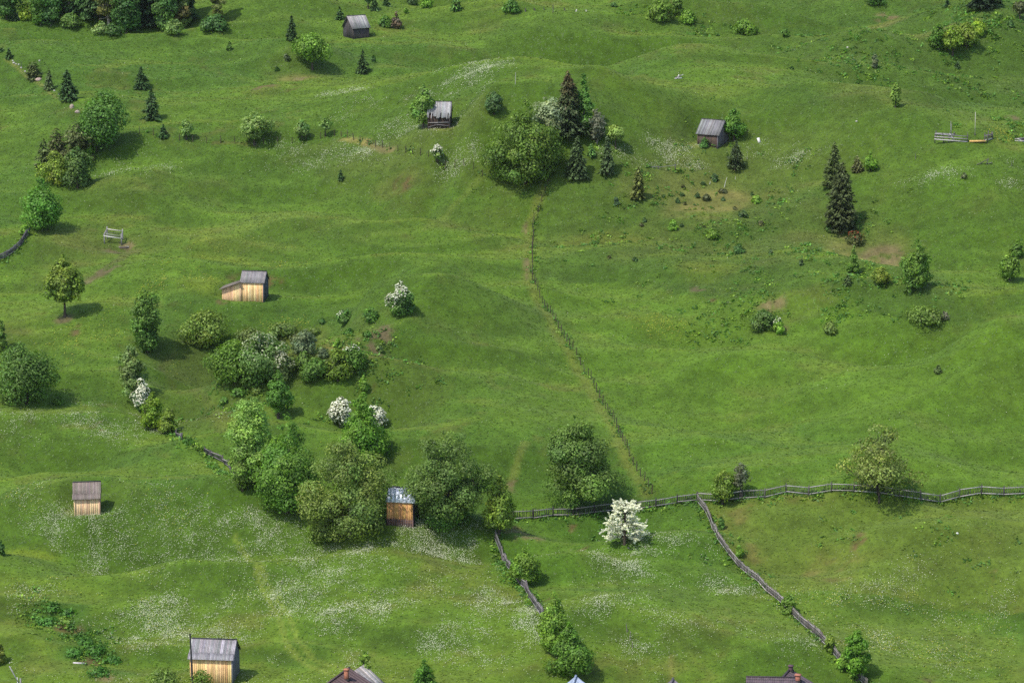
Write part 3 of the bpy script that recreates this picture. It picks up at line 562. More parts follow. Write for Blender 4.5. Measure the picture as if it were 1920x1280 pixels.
def pine(px, py, hpx, wpx, colr, label, bare=.45, bark=PBARK, name='pine_tree', group=None, stubs=14):
    p = at(px, py); k = mpp(p); hh = hpx * k; ww = wpx * k; o = thing(name, p, label, 'pine', group)
    L, nr, sz, cl, c = blob_leaves(hh, ww, hh * bare, 'egg', colr, hpx * (1 - bare) * wpx * .6, 3.4 * k, .2, squash=.6)
    V, f = rhombs(L, nr, sz, .45); mesh('crown', V, [f], cl, M['needle'], o)
    m = MB(); r0 = .018 * hh; m.tube([(0, 0, -.3), (rs.normal(0, .1), 0, hh * .5), (0, 0, hh * .95)], [r0 * 1.2, r0 * .75, r0 * .2], bark, 7)
    for i in range(stubs):
        zz = hh * rs.uniform(.08, bare + .25); aa = rs.uniform(0, 6.28); l = ww * rs.uniform(.12, .35)
        m.tube([(0, 0, zz), (math.cos(aa) * l, math.sin(aa) * l, zz + l * rs.uniform(-.2, .3))], [r0 * .28, r0 * .08], bark, 4)
    for i in rs.choice(len(c), min(9, len(c)), replace=False):
        e = c[i]; zz = max(e[2] - .25 * ww, hh * bare * .8); m.tube([(0, 0, zz), e * [.5, .5, 0] + np.array([0, 0, zz + (e[2] - zz) * .35]), e], [r0 * .4, r0 * .25, r0 * .1], bark, 4)
    m.build('trunk', M['bark'], o, True); return o

G_GROVE = 'trees of the wooded edge on the upper slope'
# wood edge at the top left
tree(12, 38, 0, 60, DARK, 'dark leafy tree cut by the picture corner beside a tiny spruce', 'column', .03, r0=.11, hpx=110, group=G_GROVE)
spruce(26, 39, 16, 17, SPR, 'tiny dark spruce between the corner tree and the lime bush', group='spruces')
bush(52, 36, 4, 34, (.15, .21, .025), 'bright lime bush beside a pale dead stub at the wood edge', name='lime_bush')
tree(76, 47, 0, 44, MID, 'bushy birch with its foliage reaching the grass, wood edge', 'column', .03, r0=.11, name='birch_tree', hpx=120, bark=PBARK, group=G_GROVE)
tree(95, 49, 0, 42, (.055, .125, .030), 'birch with a short white trunk showing next to the low bush', 'column', .03, r0=.11, name='birch_tree', hpx=130, bark=PBARK, group=G_GROVE)
bush(133, 48, 24, 46, (.075, .135, .028), 'low domed bush at the wood edge below the pale pine trunks')
pine(130, 34, 130, 44, OLV, 'slim pine with brown bare trunk rising behind the domed bush', .12, GBARK, group=G_GROVE)
pine(150, 30, 140, 50, SPR, 'dark pine standing deep inside the wood edge', .12, GBARK, group=G_GROVE)
spruce(112, 22, 0, 50, SPR, 'dark spruce filling the wood behind the two birches', hpx=130, group='spruces')
spruce(172, 34, 0, 56, SPR, 'dark spruce behind the yellowish pine of the wood edge', hpx=140, group='spruces')
pine(187, 36, 120, 34, (.15, .14, .025), 'small pine with yellow-green needles and thin grey trunk', .12, GBARK, group=G_GROVE)
pine(205, 58, 170, 70, (.105, .115, .028), 'tall pine with a long pale bare trunk and dead side branches', .13, PBARK, group=G_GROVE, stubs=26)
bush(190, 62, 40, 32, PALEG, 'pale grey-green bush at the foot of the tall bare pine')
tree(238, 62, 0, 66, (.045, .105, .022), 'broad dark green tree leaning out beside the tall bare pine', 'egg', .03, hpx=120, group=G_GROVE)
bush(214, 64, 44, 42, DARK, 'dark low bush beneath the broad dark green tree')
spruce(272, 48, 0, 58, (.014, .030, .012), 'very dark spruce in deep shade at the gap in the wood', hpx=140, group='spruces', dens=1.5)
spruce(300, 40, 0, 50, SPR, 'dark spruce behind the birch pair at the wood corner', hpx=130, group='spruces')
tree(310, 60, 0, 54, (.055, .115, .026), 'light birch with its thin pale stem left of the round bush', 'column', .03, r0=.11, name='birch_tree', hpx=130, bark=PBARK, group=G_GROVE)
pine(338, 52, 120, 52, (.115, .10, .03), 'brownish pine hanging over the round bush at the wood corner', .1, BARK, group=G_GROVE)
bush(327, 62, 36, 38, (.085, .14, .035), 'round bush with pale top under the wood corner trees')
pine(410, 44, 110, 36, (.115, .135, .035), 'lone olive pine rising out of the dark oval hedge clump', .06, PBARK, group=G_GROVE)
bush(404, 55, 27, 57, (.045, .10, .026), 'dark oval bush clump under the lone olive pine', leafpx=3.2)
spruce(140, 26, 0, 48, SPR, 'dark spruce deep in the wood right of the brown-trunked pine', hpx=130, group='spruces')
spruce(224, 32, 0, 50, (.02, .042, .016), 'dark spruce deep in the wood behind the tall bare pine', hpx=130, group='spruces')
spruce(345, 36, 0, 46, SPR, 'dark spruce behind the brownish pine at the wood corner', hpx=120, group='spruces')
tree(162, 38, 0, 40, (.04, .09, .02), 'dark leafy tree standing in the wood between two pines', 'column', .02, hpx=100, group=G_GROVE, r0=.12)
tree(348, 52, 0, 30, (.08, .12, .03), 'olive tree at the outer corner of the wood behind the round bush', 'column', .04, hpx=95, group=G_GROVE, r0=.1)
# along the top edge
tree(690, 17, 0, 26, DARK, 'small tree with bare lower trunk cut by the top edge', 'round', .3, hpx=40)
spruce(702, 20, -4, 15, SPR, 'small dark spruce beside the bare-trunked tree at the top', group='spruces')
spruce(724, 12, -6, 14, SPR, 'small spruce alone near the top edge above the brown bush', group='spruces')
bush(773, 7, -10, 24, (.05, .09, .03), 'dull green bush half cut by the top edge')
bush(800, 15, -12, 28, LIME, 'bright rounded bush near the top edge with shaded foot')
spruce(855, 20, -6, 17, (.045, .095, .02), 'compact bright green conifer on the top meadow', blunt=.8, group='spruces')
bush(958, 23, -4, 30, (.055, .12, .02), 'dense green bush beside the ragged stump row')
tree(761, 26, 16, 9, LIME, 'tiny bright sapling above the brown twiggy bush', 'round', .3, 'sapling', 'sapling', nl=2)
bush(723, 50, 29, 26, MID, 'green rounded bush touching the brown twiggy bush by the dark shed')
bush(744, 54, 22, 20, (.085, .065, .045), 'brown twiggy bush with upright sprigs near the dark shed', 'egg', twig=3)
# upper left meadow
spruce(547, 75, 30, 22, SPR, 'slender dark spruce near the tiny shrub below the upper wood', group='spruces')
spruce(637, 36, 13, 14, SPR, 'little spruce just uphill of the dark gabled shed', group='spruces')
shrub(552, 90, 80, 9, MID, 'tiny shrub between the slender spruce and the spreading tree')
shrub(537, 115, 102, 13, GREYG, 'grey-green shrub on the bank beside the spreading tree')
shrub(519, 133, 126, 10, DARK, 'dark speck of a shrub on the bank below the grey-green one')
tree(586, 131, 61, 74, (.095, .170, .022), 'spreading bright tree on a dark trunk with a wide shadow', 'spread', .22, clump=.2, nl=9)
spruce(680, 137, 95, 21, SPR, 'dark young spruce with a small shrub at its side', group='spruces')
shrub(700, 117, 103, 10, DARK, 'small dark shrub beside the young spruce below the top shed')
shrub(430, 95, 78, 11, (.06, .11, .02), 'lone little shrub on the open meadow under the upper wood')
spruce(3, 97, 90, 9, SPR, 'tiny spruce tip at the picture border on the stone line', group='spruces')
spruce(17, 110, 91, 14, SPR, 'little squat spruce at the head of the stone line', group='spruces')
spruce(64, 148, 116, 28, (.045, .060, .020), 'stubby double-topped juniper on the stone line', 'juniper', 'juniper', blunt=1.0, ragged=.4)
spruce(92, 168, 128, 17, (.055, .075, .03), 'thin sparse conifer between the juniper and a full spruce', dens=.5, group='spruces')
spruce(128, 188, 130, 36, SPR, 'full dark spruce at the lower end of the stone line', group='spruces')
spruce(265, 166, 125, 26, SPR, 'upper spruce of the two on the open meadow', group='spruces')
spruce(285, 223, 167, 33, SPR, 'lower and larger spruce of the two on the open meadow', group='spruces')
spruce(306, 258, 233, 18, SPR, 'little spruce standing in the wire fence line', group='spruces')
tree(180, 284, 168, 98, (.062, .130, .022), 'big rounded tree with a thick leaning trunk at the hedge top', 'round', .1, lean=.22, clump=.2, nl=10)
tree(349, 263, 225, 29, (.13, .20, .055), 'pale young tree on a thin stem at the wire fence, near the little spruce', 'round', .28, 'young_tree', nl=4)
tree(477, 271, 211, 66, (.14, .20, .06), 'pale spreading fruit tree with dark short trunk on the fence line', 'spread', .14, 'fruit_tree', clump=.2, nl=9)
tree(566, 263, 222, 29, (.13, .20, .06), 'pale young tree just right of the spreading fruit tree', 'egg', .2, 'young_tree', nl=4)
tree(610, 256, 221, 27, (.10, .165, .04), 'thin open sapling at the bend of the upper wire fence', 'spread', .3, 'sapling', 'sapling', dens=.45, nl=7, twig=1)
spruce(639, 337, 316, 10, SPR, 'tiny dark conifer alone on the slope below the wire fence', group='spruces')
tree(821, 306, 271, 22, (.09, .145, .035), 'small white-flowering tree standing in the upper wire fence', 'round', .2, 'blossoming_tree', flowers=.35, nl=4)
# hedge on the left
spruce(146, 300, 228, 48, SPB, 'tall brown-tinged juniper behind the bright round bush', 'juniper', 'juniper', blunt=1.2, ragged=.4, dens=1.2)
spruce(106, 300, 240, 30, (.05, .055, .02), 'narrow olive juniper column with a dead grey limb', 'juniper', 'juniper', blunt=1.0, ragged=.4)
spruce(84, 318, 262, 26, (.042, .055, .018), 'low dark juniper at the outer rim of the hedge', 'juniper', 'juniper', blunt=1.0, ragged=.5)
bush(165, 290, 252, 26, LIME, 'bright bush squeezed between tall juniper and leaning tree trunk')
bush(104, 345, 282, 62, (.105, .150, .020), 'yellow-green round bush in front of the junipers', clump=.22)
bush(146, 350, 275, 60, (.055, .098, .022), 'blue-green round bush touching the yellow-green one', clump=.22)
tree(78, 432, 332, 84, (.062, .140, .018), 'dense dark-footed round tree above the old plank fence', 'egg', .03, clump=.2)
bush(46, 440, 420, 22, LIME, 'small lime bush at the head of the old plank fence')
tree(122, 594, 477, 74, (.105, .150, .020), 'upright yellow-green tree with clear trunk on open grass', 'egg', .26, clump=.17, nl=10, leafpx=3.0)
tree(276, 660, 545, 63, (.068, .124, .020), 'columnar dark green tree above the pale slim one', 'column', .03, clump=.2)
bush(388, 648, 578, 88, (.10, .145, .025), 'olive spreading bush with open twigs below the lean-to shed', clump=.2, dens=.8, nl=12, twig=2, prof='round')
tree(248, 748, 644, 52, (.105, .150, .048), 'pale grey-green slim tree beside the white-flowering bush', 'column', .02, clump=.2)
bush(264, 768, 710, 36, (.05, .105, .03), 'white-flowering bush at the foot of the pale slim tree', 'round', name='blossoming_bush', flowers=.5, fcol=(.82, .81, .74))
bush(288, 803, 733, 48, (.10, .160, .012), 'yellow-green bush between white blossom and the broken fence', clump=.22, prof='egg')
bush(316, 811, 764, 38, (.10, .145, .020), 'yellow-tipped bush at the top of the broken fence')
bush(45, 756, 640, 112, (.062, .115, .022), 'large dark spiky bush at the left border', clump=.2, nl=12, prof='round')
bush(4, 660, 600, 22, (.075, .125, .02), 'green bush cut by the left border above the large spiky one')
shrub(108, 758, 738, 22, MID, 'low green tuft at the side of the large spiky bush')
# ravine
bush(440, 716, 636, 92, (.072, .134, .016), 'dense vivid green bush at the left of the ravine', clump=.2, prof='round')
bush(492, 712, 622, 94, (.075, .130, .032), 'large bush fading out of white blossom in the ravine', name='blossoming_bush', flowers=.07, fcol=(.46, .50, .34), clump=.2, prof='round')
bush(528, 712, 658, 62, (.07, .105, .03), 'dull green bush under the large fading blossom bush', flowers=.1, fcol=(.45, .45, .35))
bush(476, 722, 682, 46, (.06, .115, .02), 'green bush at the lower lip of the ravine below the fading blossom bush')
bush(572, 662, 618, 52, GREYG, 'grey-green bush behind the ravine thicket')
bush(470, 640, 614, 62, (.10, .14, .04), 'pale low bush on the upper rim of the ravine')
bush(528, 624, 606, 60, (.09, .13, .03), 'low yellowish bush on the rim under the lean-to shed')
bush(572, 690, 658, 40, (.065, .115, .02), 'small olive bush in the hollow of the ravine')
bush(590, 710, 670, 58, (.065, .12, .02), 'mid green bush by the ravine crest beside the dark one')
bush(634, 709, 653, 56, (.075, .115, .012), 'warm green bush right on the ravine crest')
bush(664, 690, 648, 60, (.06, .12, .015), 'bush with a few white flowers at the ravine crest end', flowers=.02)
bush(634, 660, 632, 20, LIME, 'small bright bush below the muddy scar')
bush(648, 606, 580, 38, (.05, .105, .02), 'dark bush with one white flower spray above the ravine', flowers=.02, fside=(-1.5, .8))
bush(694, 602, 575, 36, (.06, .125, .02), 'leafy bush between the white-sprayed bush and the half-white tree')
shrub(604, 606, 596, 14, DARK, 'low dark shrub left of the white-sprayed bush')
tree(752, 590, 528, 58, (.06, .12, .025), 'small tree half white with blossom above the muddy scar', 'egg', .02, 'blossoming_tree', flowers=.2, clump=.22, fside=(-.8, .4))
shrub(712, 660, 645, 14, PALEG, 'pale little shrub inside the muddy scar')
bush(682, 734, 703, 19, LIME, 'small yellow-green shrub on the slope below the ravine crest')
shrub(673, 703, 693, 8, DARK, 'tiny dark shrub on the grass of the ravine crest')
shrub(420, 756, 743, 18, MID, 'low green shrub under the dense vivid bush')
tree(522, 784, 694, 50, (.058, .125, .016), 'slim green tree with dark trunk between ravine and tall trees', 'egg', .14, clump=.22)
for px, py, wd, hg, cc in [(100, 1142, 50, 13, LUSHW), (128, 1150, 40, 12, LUSHW), (92, 1168, 44, 12, (.05, .13, .02)), (122, 1165, 36, 8, (.09, .15, .02)), (160, 1208, 46, 14, LUSHW), (176, 1222, 52, 18, LUSHW), (140, 1225, 46, 12, LUSHW), (206, 1240, 40, 11, (.05, .13, .02)), (190, 1262, 60, 10, LUSHW)]:
    shrub(px, py, py - hg * .6, wd, cc, 'low dark weed clump of the overgrown patch at lower left', 'weed clumps of the overgrown patch', name='weed_clump')
for px, py, wd, hg, cc in [(545, 690, 30, 20, OLV), (605, 668, 26, 16, GREYG), (556, 640, 34, 14, (.10, .12, .05)), (508, 640, 40, 18, PALEG), (420, 690, 26, 18, MID), (612, 690, 24, 16, OLV), (448, 738, 36, 10, MID), (480, 735, 30, 9, OLV), (655, 625, 22, 10, MID), (580, 640, 30, 18, GREYG), (690, 630, 20, 10, MID), (590, 625, 28, 10, OLV)]:
    shrub(px, py, py - hg, wd, cc, 'low scrub growing between the bushes of the ravine', 'scrub of the ravine thicket', name='scrub')
# the row of tall trees above the flower meadow
tree(472, 905, 746, 86, (.130, .210, .045), 'tall light green tree at the left of the big row', 'column', .02, clump=.17)
tree(455, 918, 830, 50, (.095, .15, .025), 'yellow-green tree crouching under the tall light one', 'round', .02, clump=.2)
tree(540, 960, 774, 134, (.070, .140, .018), 'great dense green tree between the light and the olive ones', 'egg', .03, clump=.16, gap=.2)
bush(640, 800, 745, 46, (.07, .10, .04), 'low tree white all over with blossom on the slope', 'spread', gap=.4, name='blossoming_bush', flowers=.6, fcol=(.86, .85, .78))
bush(703, 802, 760, 42, (.07, .11, .03), 'white blossom bush peeping behind the pointed green tree', 'round', name='blossoming_bush', flowers=.6, fcol=(.86, .85, .78), fside=(1.2, 0))
tree(681, 862, 736, 100, (.080, .160, .016), 'pointed vivid green tree in front of the white blossom', 'cone', .03, clump=.18)
tree(655, 1003, 822, 172, (.096, .136, .030), 'huge olive tree with see-through twigs left of the tin shed', 'dome', .05, clump=.14, gap=.5, nl=30, twig=3, leafpx=2.5, dens=.72, bark=GBARK)
bush(612, 1008, 960, 70, (.085, .13, .02), 'yellow-green low bush beneath the huge olive tree')
tree(842, 985, 806, 154, (.072, .118, .026), 'huge dark tree with dense twigs right of the tin shed', 'round', .03, clump=.14, gap=.5, nl=30, twig=3, leafpx=2.5, dens=.74)
bush(830, 986, 925, 90, (.05, .11, .02), 'dark dense undergrowth bush at the foot of the huge dark tree')
bush(768, 980, 954, 28, (.05, .13, .02), 'round green bush before the orange wall of the tin shed')
tree(936, 1000, 890, 62, (.105, .155, .020), 'yellow-green tree at the upper end of the short picket fence', 'egg', .06, clump=.2)
tree(1084, 956, 780, 142, (.080, .132, .026), 'massive gnarled tree behind the picket fence', 'round', .04, clump=.17, gap=.45, nl=22, twig=2, leafpx=2.6)
tree(1355, 944, 880, 54, (.095, .145, .018), 'round yellow-green tree in the corner of the fences', 'round', .1, clump=.22)
tree(1388, 934, 866, 38, (.085, .095, .06), 'nearly bare grey tree behind the fence corner tree', 'spread', .2, dens=.3, nl=16, twig=4, bark=GBARK, clump=.2)
tree(1648, 936, 794, 142, (.110, .138, .035), 'lone half-leafed tree with dark limbs at the picket fence', 'dome', .14, clump=.13, gap=.6, dens=.24, nl=30, twig=4, leafpx=2.7, stems=2, var=.3, bark=(.05, .043, .035))
# lower right field
tree(985, 1096, 1022, 58, (.095, .160, .018), 'bright tree leaning on the short picket fence', 'egg', .08, clump=.2, group='')
tree(1038, 1226, 1108, 66, (.105, .175, .022), 'taller of the two dense clipped trees, partly hidden', 'egg', .02, clump=.18)
tree(1068, 1264, 1166, 82, (.062, .125, .014), 'dense dark-footed tree in front of the taller clipped one', 'egg', .02, clump=.18)
bush(1070, 1268, 1236, 22, LIME, 'small bright bush at the pale blue roof tip')
tree(1607, 1276, 1180, 46, (.070, .150, .012), 'vivid upright tree by the lower end of the diagonal fence', 'column', .08, clump=.22)
bush(1580, 1256, 1226, 26, LIME, 'light bush between vivid upright tree and diagonal fence')
bush(1556, 1222, 1188, 24, (.11, .165, .02), 'yellowish bush behind the diagonal fence above the upright tree')
bush(1480, 1150, 1114, 34, (.085, .145, .02), 'green bush pushing through the middle of the diagonal fence')
shrub(1386, 1042, 1022, 18, LIME, 'little bright shrub behind the upper diagonal fence')
shrub(1352, 992, 968, 14, MID, 'small shrub with white flecks at the bend of the diagonal fence')
tree(795, 1300, 1235, 54, (.050, .115, .012), 'dark green tree cut by the lower edge right of the brown roof', 'egg', .04, clump=.2)
tree(683, 1296, 1220, 24, (.10, .165, .02), 'thin sapling rising behind the brown roof', 'column', .35, 'sapling', 'sapling', dens=.5, nl=8, twig=2)
bush(305, 1300, 1252, 92, (.085, .13, .025), 'twiggy light bush cut by the lower edge beside the large hut', dens=.6, nl=14, twig=3)
bush(375, 1300, 1256, 70, (.09, .14, .02), 'twiggy bush reaching over the orange wall of the large hut', dens=.4, nl=14, twig=3)
bush(2, 1244, 1205, 22, (.085, .11, .015), 'olive bush cut by the left border near the leaning pole')
shrub(2, 1040, 1012, 16, DARK, 'dark shrub at the left border beside the flower meadow')
shrub(962, 1075, 1050, 16, MID, 'green growth tangled in the short picket fence')
shrub(1004, 1128, 1106, 14, LIME, 'lime shoot in the short picket fence above the clipped trees')
# middle: maple, spruces and companions
tree(985, 344, 186, 134, MAPLE, 'great round olive-green tree in the middle of the slope', 'egg', .02, 'broadleaf_tree', clump=.15, gap=.25, leafpx=2.6)
tree(1032, 256, 180, 78, (.15, .19, .115), 'silvery tree half hidden behind the great round one', 'round', .03, 'silvery_tree', clump=.2)
spruce(1068, 254, 133, 66, (.034, .052, .020), 'tall brown-topped spruce behind the silvery tree', group='spruces', tipc=(.075, .058, .028), dens=1.2, ragged=.25)
tree(1094, 244, 138, 44, (.06, .135, .022), 'light birch touching the tall brown-topped spruce', 'cone', .03, 'birch_tree', clump=.22)
tree(1119, 268, 204, 36, (.095, .105, .075), 'grey leafless-looking tree beside the pale sapling', 'column', .08, clump=.2, dens=.6, nl=20, twig=4, bark=(.2, .17, .15))
tree(1154, 278, 234, 36, (.16, .22, .055), 'pale yellow sapling on a thin stem near the grey tree', 'spread', .3, 'young_tree', nl=6, dens=.8)
spruce(1080, 334, 256, 43, (.036, .058, .022), 'wide dark spruce right of the great round tree', group='spruces')
spruce(1138, 326, 257, 27, (.036, .056, .022), 'narrow dark spruce in front of the pale sapling', group='spruces')
spruce(1109, 293, 270, 14, (.05, .10, .025), 'very small bright conifer between the two dark spruces', group='spruces')
tree(794, 240, 156, 42, (.11, .180, .035), 'upright light tree leaning on the shed with ragged roof', 'egg', .1, clump=.22)
tree(926, 214, 172, 38, (.050, .095, .032), 'round dark little tree on the open flowery meadow', 'round', .06, clump=.22)
tree(1376, 264, 202, 44, (.065, .140, .018), 'round tree overhanging the gable of the grey plank shed', 'egg', .14, clump=.22)
spruce(1378, 319, 263, 34, (.040, .060, .024), 'open-branched young pine below the grey plank shed', 'pine_tree', 'pine', dens=.6, bare=.12, ragged=.35)
bush(1320, 276, 258, 20, (.045, .105, .02), 'low green bush under the wall of the grey plank shed')
bush(1341, 274, 259, 22, (.055, .12, .02), 'bright creeping bush at the corner of the grey plank shed')
spruce(1196, 371, 313, 34, (.062, .072, .018), 'olive spruce alone at the left of the dry knoll', group='spruces')
shrub(1155, 384, 369, 11, (.05, .085, .04), 'small bluish shrub left of the olive spruce')
# the dry knoll and its big spruce
spruce(1563, 350, 266, 38, (.045, .058, .020), 'half-hidden spruce right behind the tallest knoll spruce', group='spruces')
spruce(1576, 431, 306, 58, (.040, .052, .018), 'tallest dark spruce of the dry knoll', group='spruces', blunt=.55, dens=1.3, ragged=.3)
spruce(1607, 323, 292, 20, (.062, .064, .026), 'brown stunted conifer near the bright bush on the knoll top', 'juniper', 'juniper', blunt=.8)
bush(1632, 321, 284, 29, (.085, .160, .015), 'bright leafy bush beside the brown stunted conifer', 'egg')
shrub(1556, 434, 418, 20, MID, 'low green shrub at the foot of the tallest knoll spruce')
bush(1601, 457, 434, 40, (.062, .075, .022), 'red-stained low bush below the tallest knoll spruce', flowers=.12, fcol=(.22, .05, .02))
tree(1600, 512, 460, 24, (.075, .135, .020), 'slim pointed tree below the red-stained bush', 'cone', .02)
spruce(1589, 533, 515, 14, (.035, .055, .016), 'tiny dark conifer below the slim pointed tree', group='spruces', blunt=.8)
bush(1652, 534, 500, 38, (.12, .155, .022), 'yellowish ragged bush left of the dense egg-shaped tree', dens=.7, prof='spread')
tree(1718, 538, 449, 66, (.075, .140, .020), 'dense egg-shaped tree on the bank', 'egg', .02, clump=.16)
bush(1702, 552, 527, 16, (.065, .12, .02), 'small bush at the foot of the dense egg-shaped tree')
tree(1893, 526, 466, 44, (.085, .150, .020), 'dense rounded tree of the pair at the right border', 'egg', .02, clump=.2)
tree(1909, 482, 446, 26, (.075, .140, .020), 'smaller tree behind the dense rounded one at the right border', 'egg', .03)
bush(1732, 602, 572, 80, (.085, .135, .025), 'wide low bush with pale twigs on the terrace edge', clump=.2)
bush(1771, 600, 584, 18, (.10, .10, .075), 'grey bare bush at the end of the wide low one', dens=.6)
bush(1433, 616, 580, 62, (.055, .10, .02), 'dark wide bush in the dip below the knoll', clump=.22)
bush(1458, 624, 594, 26, LIME, 'bright bush with white specks before the dark wide bush', flowers=.05)
bush(1558, 625, 601, 30, (.10, .14, .03), 'yellowish bush alone in the dip below the knoll')
bush(1759, 699, 684, 18, (.075, .105, .03), 'lone small bush on the open right meadow')
bush(1262, 432, 411, 20, LIME, 'bright round bush alone on the left flank of the knoll')
shrub(1336, 446, 430, 30, (.09, .15, .018), 'spreading bright shrub in the middle of the knoll')
shrub(1384, 475, 457, 26, DARK, 'dark spreading shrub low on the right of the knoll')
shrub(1418, 380, 366, 22, LIME, 'bright shrub at the right of the dry knoll top')
for k, (px, py, wd, hg) in enumerate([(1280, 352, 9, 5), (1270, 380, 10, 9), (1307, 370, 10, 10), (1325, 376, 18, 12), (1341, 340, 12, 12), (1338, 334, 14, 8), (1353, 361, 22, 6), (1356, 376, 8, 6), (1318, 347, 12, 6), (1284, 384, 6, 5), (1279, 367, 9, 6), (1244, 370, 6, 4), (1378, 393, 9, 6), (1393, 406, 20, 11), (1410, 366, 6, 5), (1427, 422, 12, 9), (1278, 425, 8, 6), (1208, 416, 9, 9), (1203, 424, 10, 5), (1135, 336, 6, 5), (1190, 489, 12, 7), (1142, 484, 9, 5), (1502, 497, 10, 10), (1445, 475, 8, 6), (1320, 427, 6, 4)]):
    shrub(px, py, py - hg, wd, (.040, .075, .022) if k % 3 else (.062, .07, .028), 'tiny dark tuft-like shrub dotted over the dry knoll', 'tiny shrubs of the dry knoll', name='dwarf_shrub')
# upper right slope
bush(1238, 38, -6, 56, (.085, .14, .02), 'largest bright bush on the upper slope under the top edge', clump=.22)
bush(1268, 26, -6, 30, (.075, .13, .02), 'bush right of the largest bright one under the top edge')
bush(1292, 42, 18, 36, LIME, 'bright bush lower on the upper slope next to pink earth')
bush(1397, 64, 36, 50, (.085, .15, .02), 'separate spreading bush on the upper slope, mid right')
shrub(1151, 13, 5, 12, DARK, 'small dark shrub near the top edge above the hummock')
bush(1472, 69, 54, 17, (.06, .12, .018), 'small green bush on the dark upper slope')
bush(1640, 7, -14, 46, (.05, .10, .018), 'dense bush cut by the top edge of the upper slope')
tree(1760, 94, 46, 36, (.055, .11, .012), 'darker tree at the left end of the yellowish clump', 'round', .06, group='trees of the yellowish clump')
tree(1786, 104, 48, 46, (.105, .155, .015), 'yellow-green tree on a thin stem in the middle of the clump', 'round', .2, nl=9, group='trees of the yellowish clump')
tree(1812, 90, 42, 44, (.105, .15, .02), 'loose yellow-green tree right of the clump middle', 'round', .1, dens=.8, group='trees of the yellowish clump')
bush(1834, 66, 35, 28, (.15, .22, .02), 'lime-coloured bush at the upper end of the yellowish clump')
bush(1640, 128, 103, 15, (.10, .125, .07), 'slim pale grey-green bush on the dark hummock', prof='column')
tree(1679, 202, 156, 22, (.105, .165, .03), 'slender two-tiered young tree on the dark slope', 'column', .04, 'young_tree', nl=6, dens=.8)
spruce(1838, 18, -30, 46, (.016, .034, .014), 'black-green conifer cut by the top edge at upper right', hpx=70, dens=1.3, group='spruces', bare=.1)
spruce(1860, 12, -30, 34, (.018, .036, .014), 'second black-green conifer behind the first at upper right', hpx=60, dens=1.3, group='spruces', bare=.1)
tree(1912, 36, 2, 30, (.05, .062, .025), 'brownish thin-trunked pine at the top right corner', 'round', .35, 'pine_tree', 'pine', nl=6)
spruce(1795, 127, 115, 8, SPR, 'tiny dark conifer below the yellowish clump', group='spruces')
shrub(1895, 50, 37, 14, DARK, 'dark shrub under the thin-trunked corner pine')
shrub(1485, 130, 123, 6, DARK, 'tiny dark shrub left of the slim pale bush')
spruce(1776, 12, 0, 9, SPR, 'tiny dark conifer close to the top edge at right', group='spruces')
bush(1808, 333, 324, 16, (.07, .085, .04), 'dull twiggy bush on the meadow below the pen', dens=.6)

def white_cherry(px, py, top, wpx):
    p = at(px, py); k = mpp(p); hh = (py - top) * k / math.cos(pitch_at(p)); ww = wpx * k
    o = thing('blossoming_tree', p, 'snow-white blossoming tree with spiky branches before the picket fence', 'tree')
    m = MB(); r0 = .055 * hh * .5; m.tube([(0, 0, -.3), (.02, 0, hh * .3), (0, .02, hh * .8)], [r0 * 1.2, r0, r0 * .3], BARK, 7); P, N, SZ = [], [], []
    LP = []
    for i in range(86):
        t = rs.uniform(.12, .86); aa = rs.uniform(0, 6.28); zz = hh * t * .92
        l = ww * .5 * (math.sin(math.pi * min(t * .8 + .25, 1)) ** .6) * rs.uniform(.68, 1.0); el = rs.uniform(-.25, .35) + .9 * max(t - .45, 0)
        s0 = np.array([0, 0, zz]); e = s0 + np.array([math.cos(aa) * math.cos(el), math.sin(aa) * math.cos(el), math.sin(el)]) * l
        q = (s0 + e) / 2 + rs.normal(0, .06, 3) * l; m.tube([s0, q, e], [r0 * .3, r0 * .18, r0 * .06], BARK, 4)
        segs = [(s0, q, .5), (q, e, 0)]
        for _ in range(3):
            b = q + (e - q) * rs.uniform(0, .8); dd = (e - q) * rs.uniform(.4, .7) + rs.normal(0, .17, 3) * l; segs.append((b, b + dd, 0)); m.tube([b, b + dd], [r0 * .12, r0 * .05], BARK, 3)
        for a_, b_, st in segs:
            nn = int(58 * np.linalg.norm(b_ - a_) / (ww * .25)) + 12; u = rs.uniform(st, 1.03, nn)[:, None]; P.append(a_ + (b_ - a_) * u + rs.normal(0, .042, (nn, 3)))
        LP.append(q + rs.normal(0, .2, (5, 3)) * ww * .1)
    P = np.concatenate(P); V, f = rhombs(P, rs.normal(0, .7, (len(P), 3)) + np.array([0, -.2, .8]), rs.uniform(.055, .115, len(P)), .85)
    mesh('blossom', V, [f], np.array((.93, .93, .89)) * rs.uniform(.82, 1.05, (len(P), 1)), M['petal'], o)
    Q = np.concatenate(LP); V, f = rhombs(Q, rs.normal(0, .7, (len(Q), 3)) + np.array([0, 0, .7]), rs.uniform(.08, .16, len(Q))); mesh('crown', V, [f], np.array(GREYG) * rs.lognormal(0, .2, (len(Q), 1)), M['leaf'], o)
    m.build('trunk', M['bark'], o, True)
white_cherry(1171, 1020, 924, 82)
print('trees', time.time() - T0)

